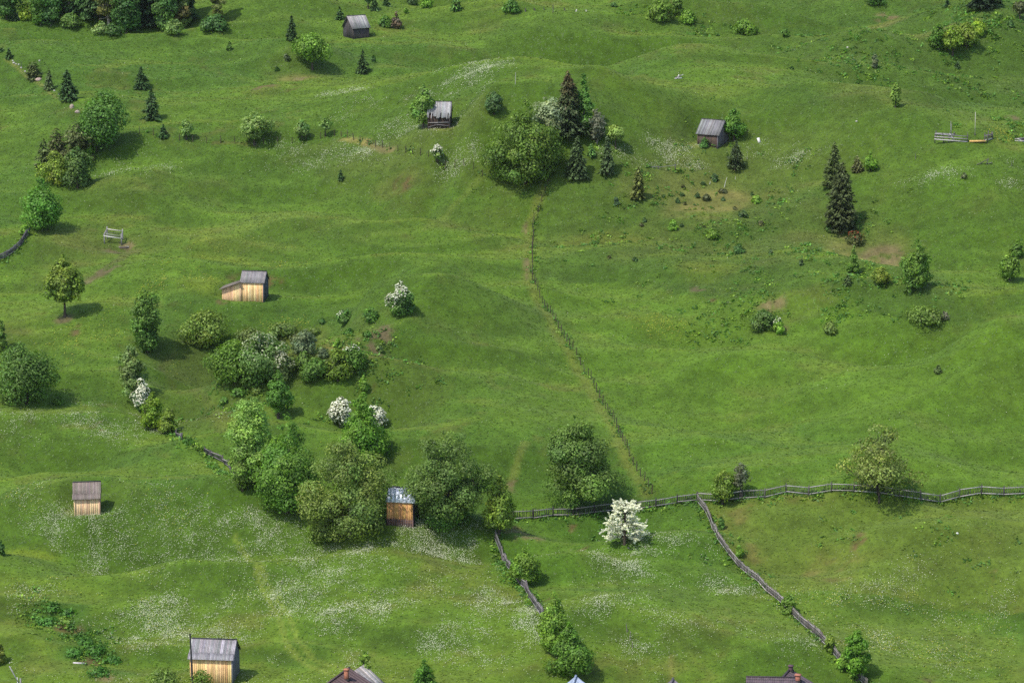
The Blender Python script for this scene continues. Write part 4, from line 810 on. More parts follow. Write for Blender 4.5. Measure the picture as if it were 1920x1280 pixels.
# ------------------------------------------------------------------ sheds
ORANGE, DARKW, GREYW, PALEW, SHADEW = (.78, .51, .25), (.072, .066, .064), (.20, .185, .185), (.34, .32, .32), (.035, .033, .038)  # last one: tin-shed side boards with shade put into the colour
def jit(c, k=.2, h=.05):
    return np.clip(np.array(c) * rs.lognormal(0, k) * (1 + rs.normal(0, h, 3)), .004, .95)
def board_wall(x0, x1, zlo, ztop, y, face, colr, k=.12, bw=.24, th=.04, ragged=0, gap=.0):
    """upright boards from x0 to x1 at depth y; ztop(x) gives the upper end"""
    m = MB(); n = max(int(round((x1 - x0) / bw)), 2); e = np.linspace(x0, x1, n + 1)
    for i in range(n):
        a, b = e[i] + gap / 2 + .004, e[i + 1] - gap / 2 - .004; o = rs.uniform(0, .02); za, zb = ztop(a), ztop(b); lo = zlo + rs.uniform(0, ragged)
        ya, yb = (y - th - o, y) if face < 0 else (y, y + th + o)
        m.hexa([(a, ya, lo), (b, ya, lo), (b, yb, lo), (a, yb, lo), (a, ya, za), (b, ya, zb), (b, yb, zb), (a, yb, za)], jit(colr, k))
    return m
def swap(m):                                                    # turn a wall along x into one along y
    m.V = [np.stack([v[:, 1], v[:, 0], v[:, 2]], -1) for v in m.V]; m.F4 = [f[:, ::-1] for f in m.F4]; return m
def shed(px, py, label, phi, W, D, Hw, rise, front, side, roofc, oh=3.5, name='wooden_shed', roof='boards', ragged=0.0, roof_k=.18, gapf=0, skirt=.9, batten=False, floor=0):
    p = at(px, py); k = mpp(p); W, D, Hw, rise, oh = W * k, D * k, Hw * k, rise * k, oh * k
    rz = -(R(phi) + math.atan2(p[0], p[1])); o = thing(name, p, label, 'shed', None, rz)
    b = -skirt; flat = lambda x: Hw
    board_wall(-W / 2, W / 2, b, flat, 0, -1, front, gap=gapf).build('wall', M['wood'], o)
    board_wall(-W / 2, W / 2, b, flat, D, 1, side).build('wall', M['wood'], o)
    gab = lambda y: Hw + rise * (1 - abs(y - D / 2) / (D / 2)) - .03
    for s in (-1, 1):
        swap(board_wall(0.0, D, b, gab, s * W / 2, s, side)).build('wall', M['wood'], o)['label'] = 'gable wall of upright boards in the side tone'  # orange sheds: gable shade is painted into the side colour
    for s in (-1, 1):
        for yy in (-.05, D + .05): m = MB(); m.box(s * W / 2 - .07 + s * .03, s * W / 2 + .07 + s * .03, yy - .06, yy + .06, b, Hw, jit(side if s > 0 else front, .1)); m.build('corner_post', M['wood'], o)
    # roof: two pitched leaves of boards
    sl_ = math.hypot(D / 2, rise); uy, uz = D / 2 / sl_, rise / sl_
    for s in (-1, 1):
        m = MB(); bw = .17 if roof == 'boards' else .5; n = max(int((W + 2 * oh) / bw), 3); e = np.linspace(-W / 2 - oh, W / 2 + oh, n + 1)
        for i in range(n):
            a, c = e[i] + .005, e[i + 1] - .005; ext = oh + rs.uniform(0, 1) * ragged - (ragged * 1.4 if ragged and rs.random() < .25 else 0)
            q = np.array([D / 2, Hw + rise]); d_ = np.array([-uy, -uz]); nn = np.array([-uz, uy])
            dz = rs.uniform(0, .025) if roof == 'boards' else (.006 if i % 2 else 0)
            pts = [q + nn * (.03 + dz), q + d_ * (sl_ + ext) + nn * (.03 + dz), q + d_ * (sl_ + ext) + nn * (.065 + dz), q + nn * (.065 + dz)]
            if s > 0: pts = [np.array([D - t[0], t[1]]) for t in pts]
            c8 = [(a, *pts[0]), (c, *pts[0]), (c, *pts[1]), (a, *pts[1]), (a, *pts[3]), (c, *pts[3]), (c, *pts[2]), (a, *pts[2])]
            m.hexa(c8, jit(roofc, roof_k if roof == 'boards' else .02, .03 if roof == 'boards' else .008))
        r = m.build('roof', M['wood_y'] if roof == 'boards' else M['metal'], o)
        if s < 0 and batten:
            bm = MB(); q = np.array([D / 2, Hw + rise]) + np.array([-uy, -uz]) * (sl_ * .78) + np.array([-uz, uy]) * .11
            for i in range(n):
                a, c = e[i] - .0, e[i + 1]
                q2 = q + np.array([-uy, -uz]) * (sl_ * .22 + oh * 1.25)
                bm.hexa([(a - .06, *q), (c - .06, *q), (c - .06, *q2), (a - .06, *q2), (a - .06, q[0], q[1] + .035), (c - .06, q[0], q[1] + .035), (c - .06, q2[0], q2[1] + .035), (a - .06, q2[0], q2[1] + .035)], jit(roofc, .12, .02))
            bm.build('eave_board', M['wood_y'], r)
    m = MB(); m.box(-W / 2 - oh, W / 2 + oh, D / 2 - .12, D / 2 + .12, Hw + rise + .05, Hw + rise + .11, (.05, .05, .055)); m.build('ridge_board', M['rail'], o)
    for s in (-1, 1):
        xx = s * (W / 2 + oh)
        for y0, cc in ((-oh * uy, np.array(roofc) * .8), (D + oh * uy, (.03, .03, .03))):
            m = MB(); m.bar((xx, y0, Hw - oh * uz), (xx, D / 2, Hw + rise), .03, .12, cc); m.build('barge_board', M['rail'], o)
    return o, k, W, D, Hw, rise
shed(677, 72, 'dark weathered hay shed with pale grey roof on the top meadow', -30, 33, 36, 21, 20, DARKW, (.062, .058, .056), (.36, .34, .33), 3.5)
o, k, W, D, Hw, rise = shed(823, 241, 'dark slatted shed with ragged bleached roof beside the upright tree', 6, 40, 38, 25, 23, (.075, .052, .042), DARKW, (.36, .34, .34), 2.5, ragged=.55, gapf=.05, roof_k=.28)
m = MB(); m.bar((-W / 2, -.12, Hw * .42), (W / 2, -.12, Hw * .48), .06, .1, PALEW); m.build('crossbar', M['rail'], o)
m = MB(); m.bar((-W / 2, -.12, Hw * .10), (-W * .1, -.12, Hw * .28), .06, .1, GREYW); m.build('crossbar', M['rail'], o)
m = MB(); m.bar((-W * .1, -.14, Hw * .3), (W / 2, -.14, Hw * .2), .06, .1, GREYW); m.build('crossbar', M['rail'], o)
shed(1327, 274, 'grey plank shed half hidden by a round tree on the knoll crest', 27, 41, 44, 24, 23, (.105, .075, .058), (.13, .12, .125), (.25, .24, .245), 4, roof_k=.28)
o, k, W, D, Hw, rise = shed(474, 565, 'new orange plank shed with a sloping lean-to annex', 13, 41, 38, 37, 17, ORANGE, (.10, .105, .12), (.26, .245, .24), 3, roof_k=.08)  # cold grey side colour carries the shade of the gable end
def lean_to(o, k, W, D, Hw):
    la = bpy.data.objects.new('lean_to', None); C.objects.link(la); la.parent = o; la['label'] = 'low annex with a single slanting roof'
    L = 36 * k; h1, h0 = 36 * k, 23 * k; x1 = -W / 2 - .12; x0 = x1 - L
    top = lambda x: h0 + (h1 - h0) * (x - x0) / L
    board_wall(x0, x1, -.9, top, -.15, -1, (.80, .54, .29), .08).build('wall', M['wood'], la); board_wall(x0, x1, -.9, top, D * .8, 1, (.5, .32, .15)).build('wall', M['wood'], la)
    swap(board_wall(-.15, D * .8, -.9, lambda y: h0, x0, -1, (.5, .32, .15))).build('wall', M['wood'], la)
    m = MB(); n = 16; e = np.linspace(-.15 - .45, D * .8 + .2, n + 1); d = np.array([L, h1 - h0]) / math.hypot(L, h1 - h0); a = np.array([x0, h0 + .04]) - d * .45; b = np.array([x1, h1 + .04])
    for i in range(n):
        y0, y1 = e[i] + .004, e[i + 1] - .004
        m.hexa([(a[0], y0, a[1]), (b[0], y0, b[1]), (b[0], y1, b[1]), (a[0], y1, a[1]), (a[0], y0, a[1] + .06), (b[0], y0, b[1] + .06), (b[0], y1, b[1] + .06), (a[0], y1, a[1] + .06)], jit((.20, .17, .14), .15))
    m.build('roof', M['wood'], la)
lean_to(o, k, W, D, Hw)
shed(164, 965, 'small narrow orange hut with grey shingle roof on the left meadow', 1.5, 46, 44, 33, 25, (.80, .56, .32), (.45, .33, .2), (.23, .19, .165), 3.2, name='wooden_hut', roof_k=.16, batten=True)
o, k, W, D, Hw, rise = shed(751, 984, 'orange plank shed under a shiny tin roof between two huge trees', 13, 49, 46, 46, 21, (.60, .31, .12), SHADEW, (.66, .71, .80), 3.2, roof='metal')  # near-black side boards: gable shade painted into the wood
m = MB()
for i in range(15):
    xx = -W / 2 + i * W / 14; m.box(xx - .08, xx + .08, -.34, -.31, -.9, .85 + rs.uniform(-.06, .08), jit((.11, .075, .07), .2))
m.bar((-W / 2, -.28, .62), (W / 2, -.28, .62), .06, .08, DARKW); m.build('plinth_boards', M['wood'], o)
shed(397, 1281, 'large orange plank hut with silver-grey board roof at the lower edge', 12.5, 78, 62, 50, 27, (.80, .53, .24), (.17, .17, .18), (.29, .275, .285), 4.2, name='wooden_hut', roof_k=.15, batten=True)  # side boards darkened and greyed as painted gable shade

# houses at the lower edge: only the roof tops rise into view
def house(px, py, label, psi, run, length, pitchL, pitchR, colr, seam=.55, hgt=5.4, chim=(), wallc=(.5, .47, .42), kind='house', lines=True, mat='tile'):
    p = at(px, py, hgt); x, y = p[0], p[1]; gz = float(H(x, y)); k = mpp(p)
    o = thing(kind, (x, y, gz), label, kind, None, -R(psi)); hh = p[2] - gz
    # ridge runs from the far gable at the origin towards -y
    dR, dL = run * k * math.tan(R(pitchR)), run * k * .55 * math.tan(R(pitchL)); rl, rr, Ln = run * k * .55, run * k, length
    for s, rn, dr in ((1, rr, dR), (-1, rl, dL)):
        m = MB(); n = max(int(Ln / seam), 4); e = np.linspace(0, -Ln, n + 1)
        for i in range(n):
            a, c = e[i], e[i + 1] + .03; t = .05
            m.hexa([(0, a, hh - t), (s * rn, a, hh - dr - t), (s * rn, c, hh - dr - t), (0, c, hh - t), (0, a, hh), (s * rn, a, hh - dr), (s * rn, c, hh - dr), (0, c, hh)], jit(colr, .05, .02))
            m.hexa([(0, c - .03, hh - t), (s * rn, c - .03, hh - dr - t), (s * rn, c, hh - dr - t), (0, c, hh - t), (0, c - .03, hh + .03), (s * rn, c - .03, hh - dr + .03), (s * rn, c, hh - dr + .03), (0, c, hh + .03)], np.array(colr) * .7)
        m.build('roof', M[mat], o)
    m = MB(); x0, x1 = -rl * .9, rr * .9
    for yy in (-.5, -Ln + .4):
        m.quads([(x0, yy, -1.2), (x1, yy, -1.2), (x1, yy, hh - dR * .9 - .12), (0, yy, hh - .12), (x0, yy, hh - dL * .9 - .12)][:3] + [(0, yy, hh - .12)], [(0, 1, 2, 3)], wallc)
        m.tris([(x0, yy, -1.2), (0, yy, hh - .12), (x0, yy, hh - dL * .9 - .12)], [(0, 1, 2)], wallc)
    for xx, zt in ((x0, hh - dL * .9 - .12), (x1, hh - dR * .9 - .12)): m.quads([(xx, -.5, -1.2), (xx, -Ln + .4, -1.2), (xx, -Ln + .4, zt), (xx, -.5, zt)], [(0, 1, 2, 3)], wallc)
    m.build('wall', M['plaster'], o)
    m = MB(); m.bar((0, .1, hh + .04), (0, -Ln, hh + .04), .22, .08, np.array(colr) * .8); m.build('ridge_cap', M['rail'], o)
    for cy, cx, ch, cw, cc in chim:
        zb = hh - cx / rr * dR - .3; m = MB(); m.box(cx - cw / 2, cx + cw / 2, cy - cw / 2, cy + cw / 2, zb, zb + ch, cc)
        c_ = m.build('chimney', M['brick'], o); m = MB(); m.box(cx - cw / 2 - .07, cx + cw / 2 + .07, cy - cw / 2 - .07, cy + cw / 2 + .07, zb + ch, zb + ch + .13, np.array(cc) * 1.2); m.build('cap', M['brick'], c_)
        m = MB(); m.box(cx - cw / 2 - .1, cx + cw / 2 + .1, cy - cw / 2 - .1, cy + cw / 2 + .1, zb - .2, zb + .38, (.03, .03, .03)); m.build('flashing', M['rail'], c_)
    return o
house(655, 1251, 'house with brown sheet roof and red brick chimney at the lower edge', 21, 110, 9, 58, 27, (.125, .085, .085), chim=[(-2.66, .85, 1.4, .42, (.36, .15, .09))])
house(1482, 1253, 'house with dark violet-brown roof and two chimneys', 21, 110, 9, 58, 26, (.115, .088, .10), chim=[(-.4, .15, .8, .42, (.10, .06, .07)), (-1.85, 1.4, .95, .5, (.36, .15, .10))])
house(1080, 1266, 'shed with pale blue sheet-metal roof tip under the clipped trees', 8, 60, 6, 42, 38, (.52, .60, .74), hgt=4.2, mat='metal', kind='shed')
house(1262, 1271, 'little building with grey-violet roof tip at the lower edge', 10, 50, 6, 44, 40, (.22, .19, .21), hgt=4.0, kind='shed')
def tiled_wing():
    p = at(1445, 1269, 5.0); gz = float(H(p[0], p[1])); k = mpp(p); hh = p[2] - gz
    o = thing('house_wing', (p[0], p[1], gz), 'low wing with dark tiled roof facing the viewer at the lower edge', 'house', None, R(-4))
    Wd, run, dr = 92 * k, 3.2, 2.2; m = MB(); nx, ny = 22, 9
    for s in (-1, 1):
        for i in range(nx):
            for j in range(ny):
                x0, x1 = -Wd / 2 + Wd * i / nx, -Wd / 2 + Wd * (i + 1) / nx; t0, t1 = j / ny, (j + 1) / ny
                q = [(x0, s * run * t0, hh - dr * t0 + .0), (x1, s * run * t0, hh - dr * t0), (x1, s * run * t1, hh - dr * t1 + .05), (x0, s * run * t1, hh - dr * t1 + .05)]
                xm = (x0 + x1) / 2; cc = jit((.105, .08, .09), .1, .02)
                m.quads([q[0], (xm, q[0][1], q[0][2] + .05), (xm, q[2][1], q[2][2] + .05), q[3], q[1], q[2]], [(0, 1, 2, 3), (1, 4, 5, 2)], cc)
                m.quads([(x0, s * run * t1, hh - dr * t1 - .02), (x1, s * run * t1, hh - dr * t1 - .02), (x1, s * run * t1, hh - dr * t1 + .06), (x0, s * run * t1, hh - dr * t1 + .06)], [(0, 1, 2, 3)], np.array(cc) * .6)
    m.build('roof', M['tile'], o); m = MB(); m.bar((-Wd / 2, 0, hh + .05), (Wd / 2, 0, hh + .05), .2, .1, (.07, .055, .06)); m.build('ridge_cap', M['rail'], o)
    m = MB(); w2, r2 = Wd / 2 - .25, run - .35; m.box(-w2, w2, -r2, r2, -1.2, hh - dr - .05, (.5, .47, .42))
    for s in (-1, 1): m.tris([(s * w2, -r2, hh - dr - .05), (s * w2, r2, hh - dr - .05), (s * w2, 0, hh - .15)], [(0, 1, 2)], (.5, .47, .42))
    m.build('wall', M['plaster'], o)
tiled_wing()
def plank_roof():
    p = at(683, 1245, 3.4); gz = float(H(p[0], p[1])); k = mpp(p); hh = p[2] - gz
    o = thing('woodshed', (p[0], p[1], gz), 'old woodshed with bleached plank roof behind the brown roof', 'shed', None, R(-24)); m = MB()
    for i in range(16):
        a, c = -i * .25, -(i + 1) * .25 + .02; e = 2.6 + rs.uniform(-.1, .1)
        m.hexa([(0, a, hh), (e, a, hh - e * .75), (e, c, hh - e * .75), (0, c, hh), (0, a, hh + .05), (e, a, hh - e * .75 + .05), (e, c, hh - e * .75 + .05), (0, c, hh + .05)], jit((.30, .28, .27), .25))
    m.build('roof', M['wood_y'], o); m = MB()
    for i in range(16):
        a, c = -i * .25, -(i + 1) * .25 + .02; m.hexa([(-1.6, a, hh - 1.3), (0, a, hh - .02), (0, c, hh - .02), (-1.6, c, hh - 1.3), (-1.6, a, hh - 1.25), (0, a, hh + .03), (0, c, hh + .03), (-1.6, c, hh - 1.25)], jit((.2, .19, .18), .2))
    m.build('roof', M['wood_y'], o); m = MB(); m.box(-1.45, 2.3, -3.9, -.12, -1.2, hh - 1.85, (.14, .12, .11)); m.tris([(-1.45, -.12, hh - 1.85), (2.3, -.12, hh - 1.85), (0, -.12, hh - .1)], [(0, 1, 2)], (.14, .12, .11)); m.build('wall', M['wood'], o)
plank_roof()
print('sheds', time.time() - T0)

# ------------------------------------------------------------------ fences
def walk(pts, step):
    P = np.array([at(*q) for q in pts]); s = np.concatenate([[0], np.cumsum(np.linalg.norm(np.diff(P[:, :2], axis=0), axis=1))])
    n = max(int(round(s[-1] / step)), 1); u = np.linspace(0, s[-1], n + 1); x = np.interp(u, s, P[:, 0]); y = np.interp(u, s, P[:, 1])
    return np.stack([x, y, H(x, y)], -1)
def wire_fence(pts, step, hgt, label, cmax=99, colr=(.075, .058, .042), name='wire_fence', wires=3):
    Q = walk(pts, step); o = thing(name, Q[0], label, 'fence'); b = Q[0]; tops = []
    for q in Q[:cmax]:
        h_ = hgt * rs.uniform(.85, 1.12); ln = rs.normal(0, .05, 2); r = rs.uniform(.055, .08); d = q - b; m = MB(); m.tube([d + [0, 0, -.3], d + [ln[0] * h_, ln[1] * h_, h_]], [r, r * .85], jit(colr, .2), 6); m.tube([d + [ln[0] * h_, ln[1] * h_, h_], d + [ln[0] * h_, ln[1] * h_, h_ + .02]], [r * .85, .003], jit(colr, .2), 6); m.build('post', M['rail'], o); tops.append((d, ln, h_))
    for j in range(wires):
        m = MB(); f = .9 - j * .3
        for (d0, l0, h0), (d1, l1, h1) in zip(tops[:-1], tops[1:]):
            a = d0 + [l0[0] * h0 * f, l0[1] * h0 * f, h0 * f]; c = d1 + [l1[0] * h1 * f, l1[1] * h1 * f, h1 * f]; mid = (a + c) / 2 - [0, 0, .03]; m.tube([a, mid, c], [.006] * 3, (.12, .11, .10), 3)
        m.build('wire', M['rail'], o)
    return o
wire_fence(WIRE, 1.75, 1.25, 'long wire fence of brown stakes running straight down the middle of the slope')
U = [(262, 251), (288, 254), (314, 259), (345, 266), (392, 269), (445, 270), (500, 270), (551, 268), (590, 262), (627, 255)]
wire_fence(U, 2.4, 1.2, 'faint wire fence of thin stakes linking the row of small trees', wires=2)
wire_fence([(640, 257), (669, 265), (702, 275), (739, 282), (777, 291), (815, 301), (856, 314), (905, 329)], 1.75, 1.25, 'wire fence of dark stakes above the dry bank left of the great round tree', wires=2)
def picket_fence(pts, step, hgt, label, gap=.5, colr=(.19, .175, .175), railc=(.36, .34, .325), pw=.09, pitch=.17, front=-1, name='picket_fence', lean=.03, both=True, rough=.1):
    Q = walk(pts, step); o = thing(name, Q[0], label, 'fence'); b = Q[0]; hs = hgt * rs.uniform(.95, 1.05, len(Q)); ln = rs.normal(0, lean, (len(Q), 2))
    for i, q in enumerate(Q):
        d = q - b; m = MB(); m.bar(d + [0, 0, -.3], d + [ln[i, 0], ln[i, 1], hs[i] + .12], .12, .12, jit(np.array(colr) * .75, .2), (0, 1, 0)); m.build('post', M['rail'], o)
    for i in range(len(Q) - 1):
        a, c = Q[i] - b, Q[i + 1] - b; L = np.linalg.norm((c - a)[:2]); t = (c - a) / L; nrm = np.array([t[1], -t[0], 0]); nrm = nrm * (1 if (nrm[1] < 0) == (front < 0) else -1)
        m = MB(); n = max(int(L / pitch), 2)
        for j in range(n):
            if rs.random() < .04 * gap: continue
            u = (j + .5) / n; q = a + (c - a) * u; q[2] = float(bilin(np.array([q[0] + b[0]]), np.array([q[1] + b[1]]))[0]) - b[2]
            hh = hs[i] * rs.uniform(1 - rough, 1 + rough * .5); off = nrm * -.05; lx = ln[i] * (1 - u) + ln[i + 1] * u
            w_ = pw * rs.uniform(.75, 1.25); p0 = q + off + [0, 0, .06]; p1 = q + off + [lx[0], lx[1], hh]
            m.bar(p0, p1, w_, .025, jit(colr, .25, .03), tuple(nrm))
        m.build('picket_panel', M['rail'], o)
        for f in (.85, .22):
            m = MB(); o2 = nrm * .03
            m.bar(a + o2 + [ln[i, 0] * f, ln[i, 1] * f, hs[i] * f], c + o2 + [ln[i + 1, 0] * f, ln[i + 1, 1] * f, hs[i + 1] * f + rs.normal(0, .04)], .05, .11, jit(railc, .15, .02)); m.build('rail', M['rail'], o)
    return o
picket_fence(PICKET, 2.9, 1.3, 'long weathered picket fence crossing the right meadow', colr=(.10, .095, .085), pw=.06, pitch=.22)
picket_fence(PICKET2, 2.7, 1.25, 'dark gappy picket fence running behind the white spiky tree', gap=2.5, colr=(.06, .055, .055), pw=.09, pitch=.24, rough=.2, railc=(.27, .255, .25))
picket_fence(DIAG, 2.4, 1.15, 'pale board fence running diagonally down to the lower right', colr=(.17, .155, .14), pw=.12, pitch=.14, railc=(.31, .29, .27))
picket_fence([(928, 1012), (940, 1042), (950, 1064), (972, 1092), (990, 1118), (1004, 1140), (1016, 1160)], 2.2, 1.25, 'short leaning picket fence between flower meadow and garden', colr=(.17, .155, .155), pw=.1, pitch=.15, lean=.1, railc=(.25, .235, .23))
picket_fence([(318, 800), (330, 815), (342, 824)], 1.6, .8, 'stub of a collapsing fence below the yellow-tipped bush', colr=(.10, .09, .10), lean=.15, railc=(.2, .18, .18))
picket_fence([(382, 850), (402, 858), (422, 868), (433, 884), (438, 900)], 1.7, 1.0, 'sagging dark fence leaning downhill beside the tall light tree', colr=(.10, .088, .095), lean=.25, railc=(.22, .2, .2), pitch=.13, rough=.25)
picket_fence([(-6, 492), (12, 484), (28, 472), (42, 458), (56, 440)], 1.9, 1.1, 'old plank fence winding up to the dense round tree', colr=(.13, .12, .13), pw=.12, pitch=.14, lean=.1, railc=(.2, .19, .19))

# ------------------------------------------------------------------ small things in the meadow
def rails(name, label, cat, px, py, parts, rz=0, part='rail', mat='rail', group=None):
    p = at(px, py); k = mpp(p); o = thing(name, p, label, cat, group, rz)
    for nm, a, b, wd, colr in parts:
        m = MB(); m.bar(np.array(a, float) * k, np.array(b, float) * k, wd, wd * .6, jit(colr, .12, .02)); m.build(nm, M[mat], o)
    return o
W_, G_, D_ = (.60, .58, .52), (.26, .25, .25), (.10, .09, .09)
rails('hay_frame', 'bleached timber frame on legs above a trampled patch', 'frame', 211, 458, [('rail', (-16, 0, 16), (17, 0, 11), .2, W_), ('rail', (-12, 18, 26), (17, 18, 22), .18, W_), ('rail', (-16, 0, 17), (-12, 18, 26), .18, G_), ('rail', (17, 0, 12), (17, 18, 22), .18, G_), ('slat', (-14, 6, 19), (17, 6, 15), .12, G_), ('slat', (-14, 12, 21), (17, 12, 18), .12, D_), ('leg', (17, 0, -4), (17, 0, 20), .2, G_), ('leg', (-15, 0, -4), (-15, 0, 20), .16, G_), ('leg', (17, 18, -4), (17, 18, 26), .16, G_), ('leg', (-12, 18, -4), (-12, 18, 31), .16, G_), ('slat', (-14, 3, 17.5), (17, 3, 13), .12, D_)])
rails('water_trough', 'dark plank trough on the trampled earth below the timber frame', 'trough', 232, 465, [('side', (-8, 0, 1), (8, 0, 1), .3, (.12, .1, .09)), ('side', (-8, 8, 2), (8, 8, 2), .3, (.45, .42, .36)), ('end_board', (-8, 0, 1), (-8, 8, 2), .25, (.2, .18, .16)), ('end_board', (8, 0, 1), (8, 8, 2), .25, (.2, .18, .16)), ('floor_board', (-8, 4, 0), (8, 4, 0), .5, (.03, .05, .03))])
pp = []
for j, zz in enumerate((3, 8, 13)): pp += [('plank', (-54, 0, zz + 2), (8, 0, zz - 3), .26 - .03 * j, (.40, .37, .36) if j < 2 else G_)]
pp += [('plank', (-48, 30, 12), (12, 30, 9), .2, G_), ('plank', (-46, 30, 6), (12, 30, 4), .2, (.2, .18, .18)), ('plank', (12, 0, 1), (42, 0, 1.5), .45, (.50, .30, .11)), ('plank', (40, 0, 3), (56, 14, 4), .25, (.42, .40, .38)), ('plank', (40, 0, 7), (56, 14, 8), .22, D_), ('plank', (40, 0, 11), (56, 14, 12), .2, (.2, .19, .19)), ('plank', (42, 28, 4), (57, 22, 6), .25, D_), ('plank', (42, 28, 8), (57, 22, 11), .22, D_)]
pp += [('post', (x_, y_, -3), (x_ + dx, y_, h_), .14, D_) for x_, y_, dx, h_ in ((-53, 0, 0, 16), (-47, 30, 0, 17), (-36, 0, -3, 17), (-28, 0, 3, 18), (-22, 0, 5, 19), (8, 0, 0, 15), (12, 30, 0, 14), (40, 0, 0, 17), (45, 0, 2, 21), (57, 14, 0, 17), (56, 22, 0, 16))]
pp += [('brace', (-36, 0, 15), (-14, 0, 5), .14, G_), ('brace', (-26, 0, 16), (-17, 0, 3), .16, (.5, .48, .45)), ('brace', (-33, 6, 14), (-20, 0, 8), .14, D_), ('brace', (-14, 8, 14), (-28, 0, 9), .14, D_)]
rails('plank_pen', 'ramshackle plank pen on the far meadow with an orange board gap', 'pen', 1806, 266, pp)
rails('pole', 'thin grey pole standing beside the plank pen, shorter one', 'pole', 1782, 256, [('shaft', (0, 0, -3), (0, 0, 29), .07, G_), ('brace', (2, 0, -2), (1, 0, 24), .06, G_)])
rails('pole', 'tallest thin pole, rising from the gap of the plank pen', 'pole', 1828, 254, [('shaft', (0, 0, -3), (-.5, 0, 44), .07, (.4, .38, .33)), ('footing', (0, 0, -3), (0, 0, 5), .14, D_)])
rails('plank_pile', 'low pile of silvery planks at the right border', 'plank pile', 1912, 265, [('plank', (-14, 0, 1), (12, 0, 0), .3, (.45, .43, .42)), ('plank', (-13, 5, 2), (14, 5, 2), .3, D_), ('plank', (-12, 10, 3), (14, 10, 4), .3, (.2, .19, .19)), ('plank', (-4, -2, 5), (6, 3, -1), .25, W_), ('plank', (-10, 3, 4), (12, 8, 5), .22, G_)])
rails('timber_pile', 'heap of crossed bleached timbers on the bare meadow', 'wood heap', 1272, 148, [('plank', (-7, 0, .5), (7, 0, 1.5), .22, (.5, .48, .46)), ('plank', (-5, 2, 1), (5, -2, 7), .2, G_), ('plank', (-3, -1, 1), (9, 1, 8), .16, (.45, .43, .42)), ('plank', (-6, 3, 2), (3, 3, 5), .2, D_), ('plank', (-2, 0, 1), (1, 1, 8), .18, W_)])
rails('broken_rack', 'fallen grey hay rack lying on the grass below the pen', 'hay rack', 1845, 309, [('pole', (-14, 0, 0), (8, 2, 10), .14, (.12, .13, .1)), ('pole', (-8, 3, 0), (9, 2, 12), .12, (.12, .13, .1)), ('leg', (8, 2, 11), (4, 0, -1), .14, (.1, .11, .09)), ('pole', (6, 2, 1), (16, 4, 4), .14, (.15, .16, .13)), ('pole', (14, 4, 4), (18, 4, 0), .14, (.15, .16, .13))])
rails('rail_barrier', 'simple rail barrier on posts at the left edge of the knoll', 'barrier', 1232, 317, [('rail', (-35, 0, 1), (-30, 0, 5), .12, G_), ('rail', (-30, 0, 5), (5, 0, 4), .12, G_), ('rail', (3, 0, 3), (36, 0, 8), .12, G_), ('post', (-31, 0, -3), (-31, 0, 8), .16, D_), ('post', (2, 0, -3), (2, 0, 6), .14, D_), ('post', (34, 0, -3), (34, 0, 9), .16, D_), ('rail', (-30, 0, 2), (-2, 0, 1), .1, (.2, .19, .22))])
def slab(px, py, wpx, hpx, tilt, colr, label, name='board', cat='board'):
    p = at(px, py); k = mpp(p); m = MB(); a = np.array([-wpx * .5 * k + tilt * k, 0, -.1]); b = np.array([-wpx * .5 * k - tilt * k, .25, hpx * k]); m.bar((tilt * -k, 0, -.1), (tilt * k, .3, hpx * k), wpx * k, .06, colr, (0, -1, .2))
    m.bar((tilt * k * .3, .35, -.1), (tilt * k, .32, hpx * k * .8), .08, .06, np.array(colr) * .6)
    o = m.build(name, M['rail']); o.location = [float(v) for v in p]; return tag(o, label, cat)
slab(1423, 268, 5, 9, -1.5, (.72, .70, .66), 'small white upright board on the meadow right of the grey shed')
def stake(px, py, hpx, dx, colr, label, group=None, name='stake', r=.05, cat='stake'):
    p = at(px, py); k = mpp(p); m = MB(); m.tube([(0, 0, -.3), (dx * k * .5, .03, hpx * k * .5), (dx * k, 0, hpx * k)], [r, r * .9, r * .7], colr, 6); m.tube([(dx * k, 0, hpx * k), (dx * k * 1.02, 0, hpx * k + .03)], [r * .7, .004], colr, 6)
    o = m.build(name, M['rail']); o.location = [float(v) for v in p]; return tag(o, label, cat, group)
stake(1357, 352, 20, 6, W_, 'bleached leaning stick on the bare knoll top', name='stick', cat='stick'); stake(1330, 346, 6, 2, W_, 'short white stick end at the knoll top shrubs', name='stick', cat='stick'); stake(1379, 336, 5, 0, W_, 'tiny white peg at the crest of the knoll', name='peg', cat='peg')
stake(1176, 1184, 16, -2, (.2, .18, .16), 'upper of three grey stakes in the lower flowery field', 'stakes in the lower field', r=.07)
stake(1181, 1200, 18, 1, (.2, .18, .16), 'middle of three grey stakes in the lower flowery field', 'stakes in the lower field', r=.06)
stake(1186, 1214, 13, -1, (.2, .18, .16), 'lowest of three grey stakes in the lower flowery field', 'stakes in the lower field', r=.06)
stake(362, 1300, 118, -3, (.05, .05, .05), 'tall dark pole standing against the large orange hut', name='pole', r=.13, cat='pole')
rails('fallen_pole', 'grey pole leaning on a post at the left border', 'pole', 37, 1290, [('shaft', (-18, 0, 44), (2, 0, 4), .14, (.42, .40, .40)), ('post', (2, 0, -6), (2, 0, 20), .16, G_), ('post', (-3, 0, -6), (-4, 0, 22), .1, W_)])
rails('fallen_branch', 'white crooked dead branch at the wood edge beside the lime bush', 'branch', 36, 37, [('bough', (-2, 0, 8), (1, 0, 0), .22, (.6, .58, .52)), ('bough', (1, 0, 2), (2, 0, -1), .2, W_), ('twig', (-12, 3, 3), (-3, 2, 5), .14, G_)])
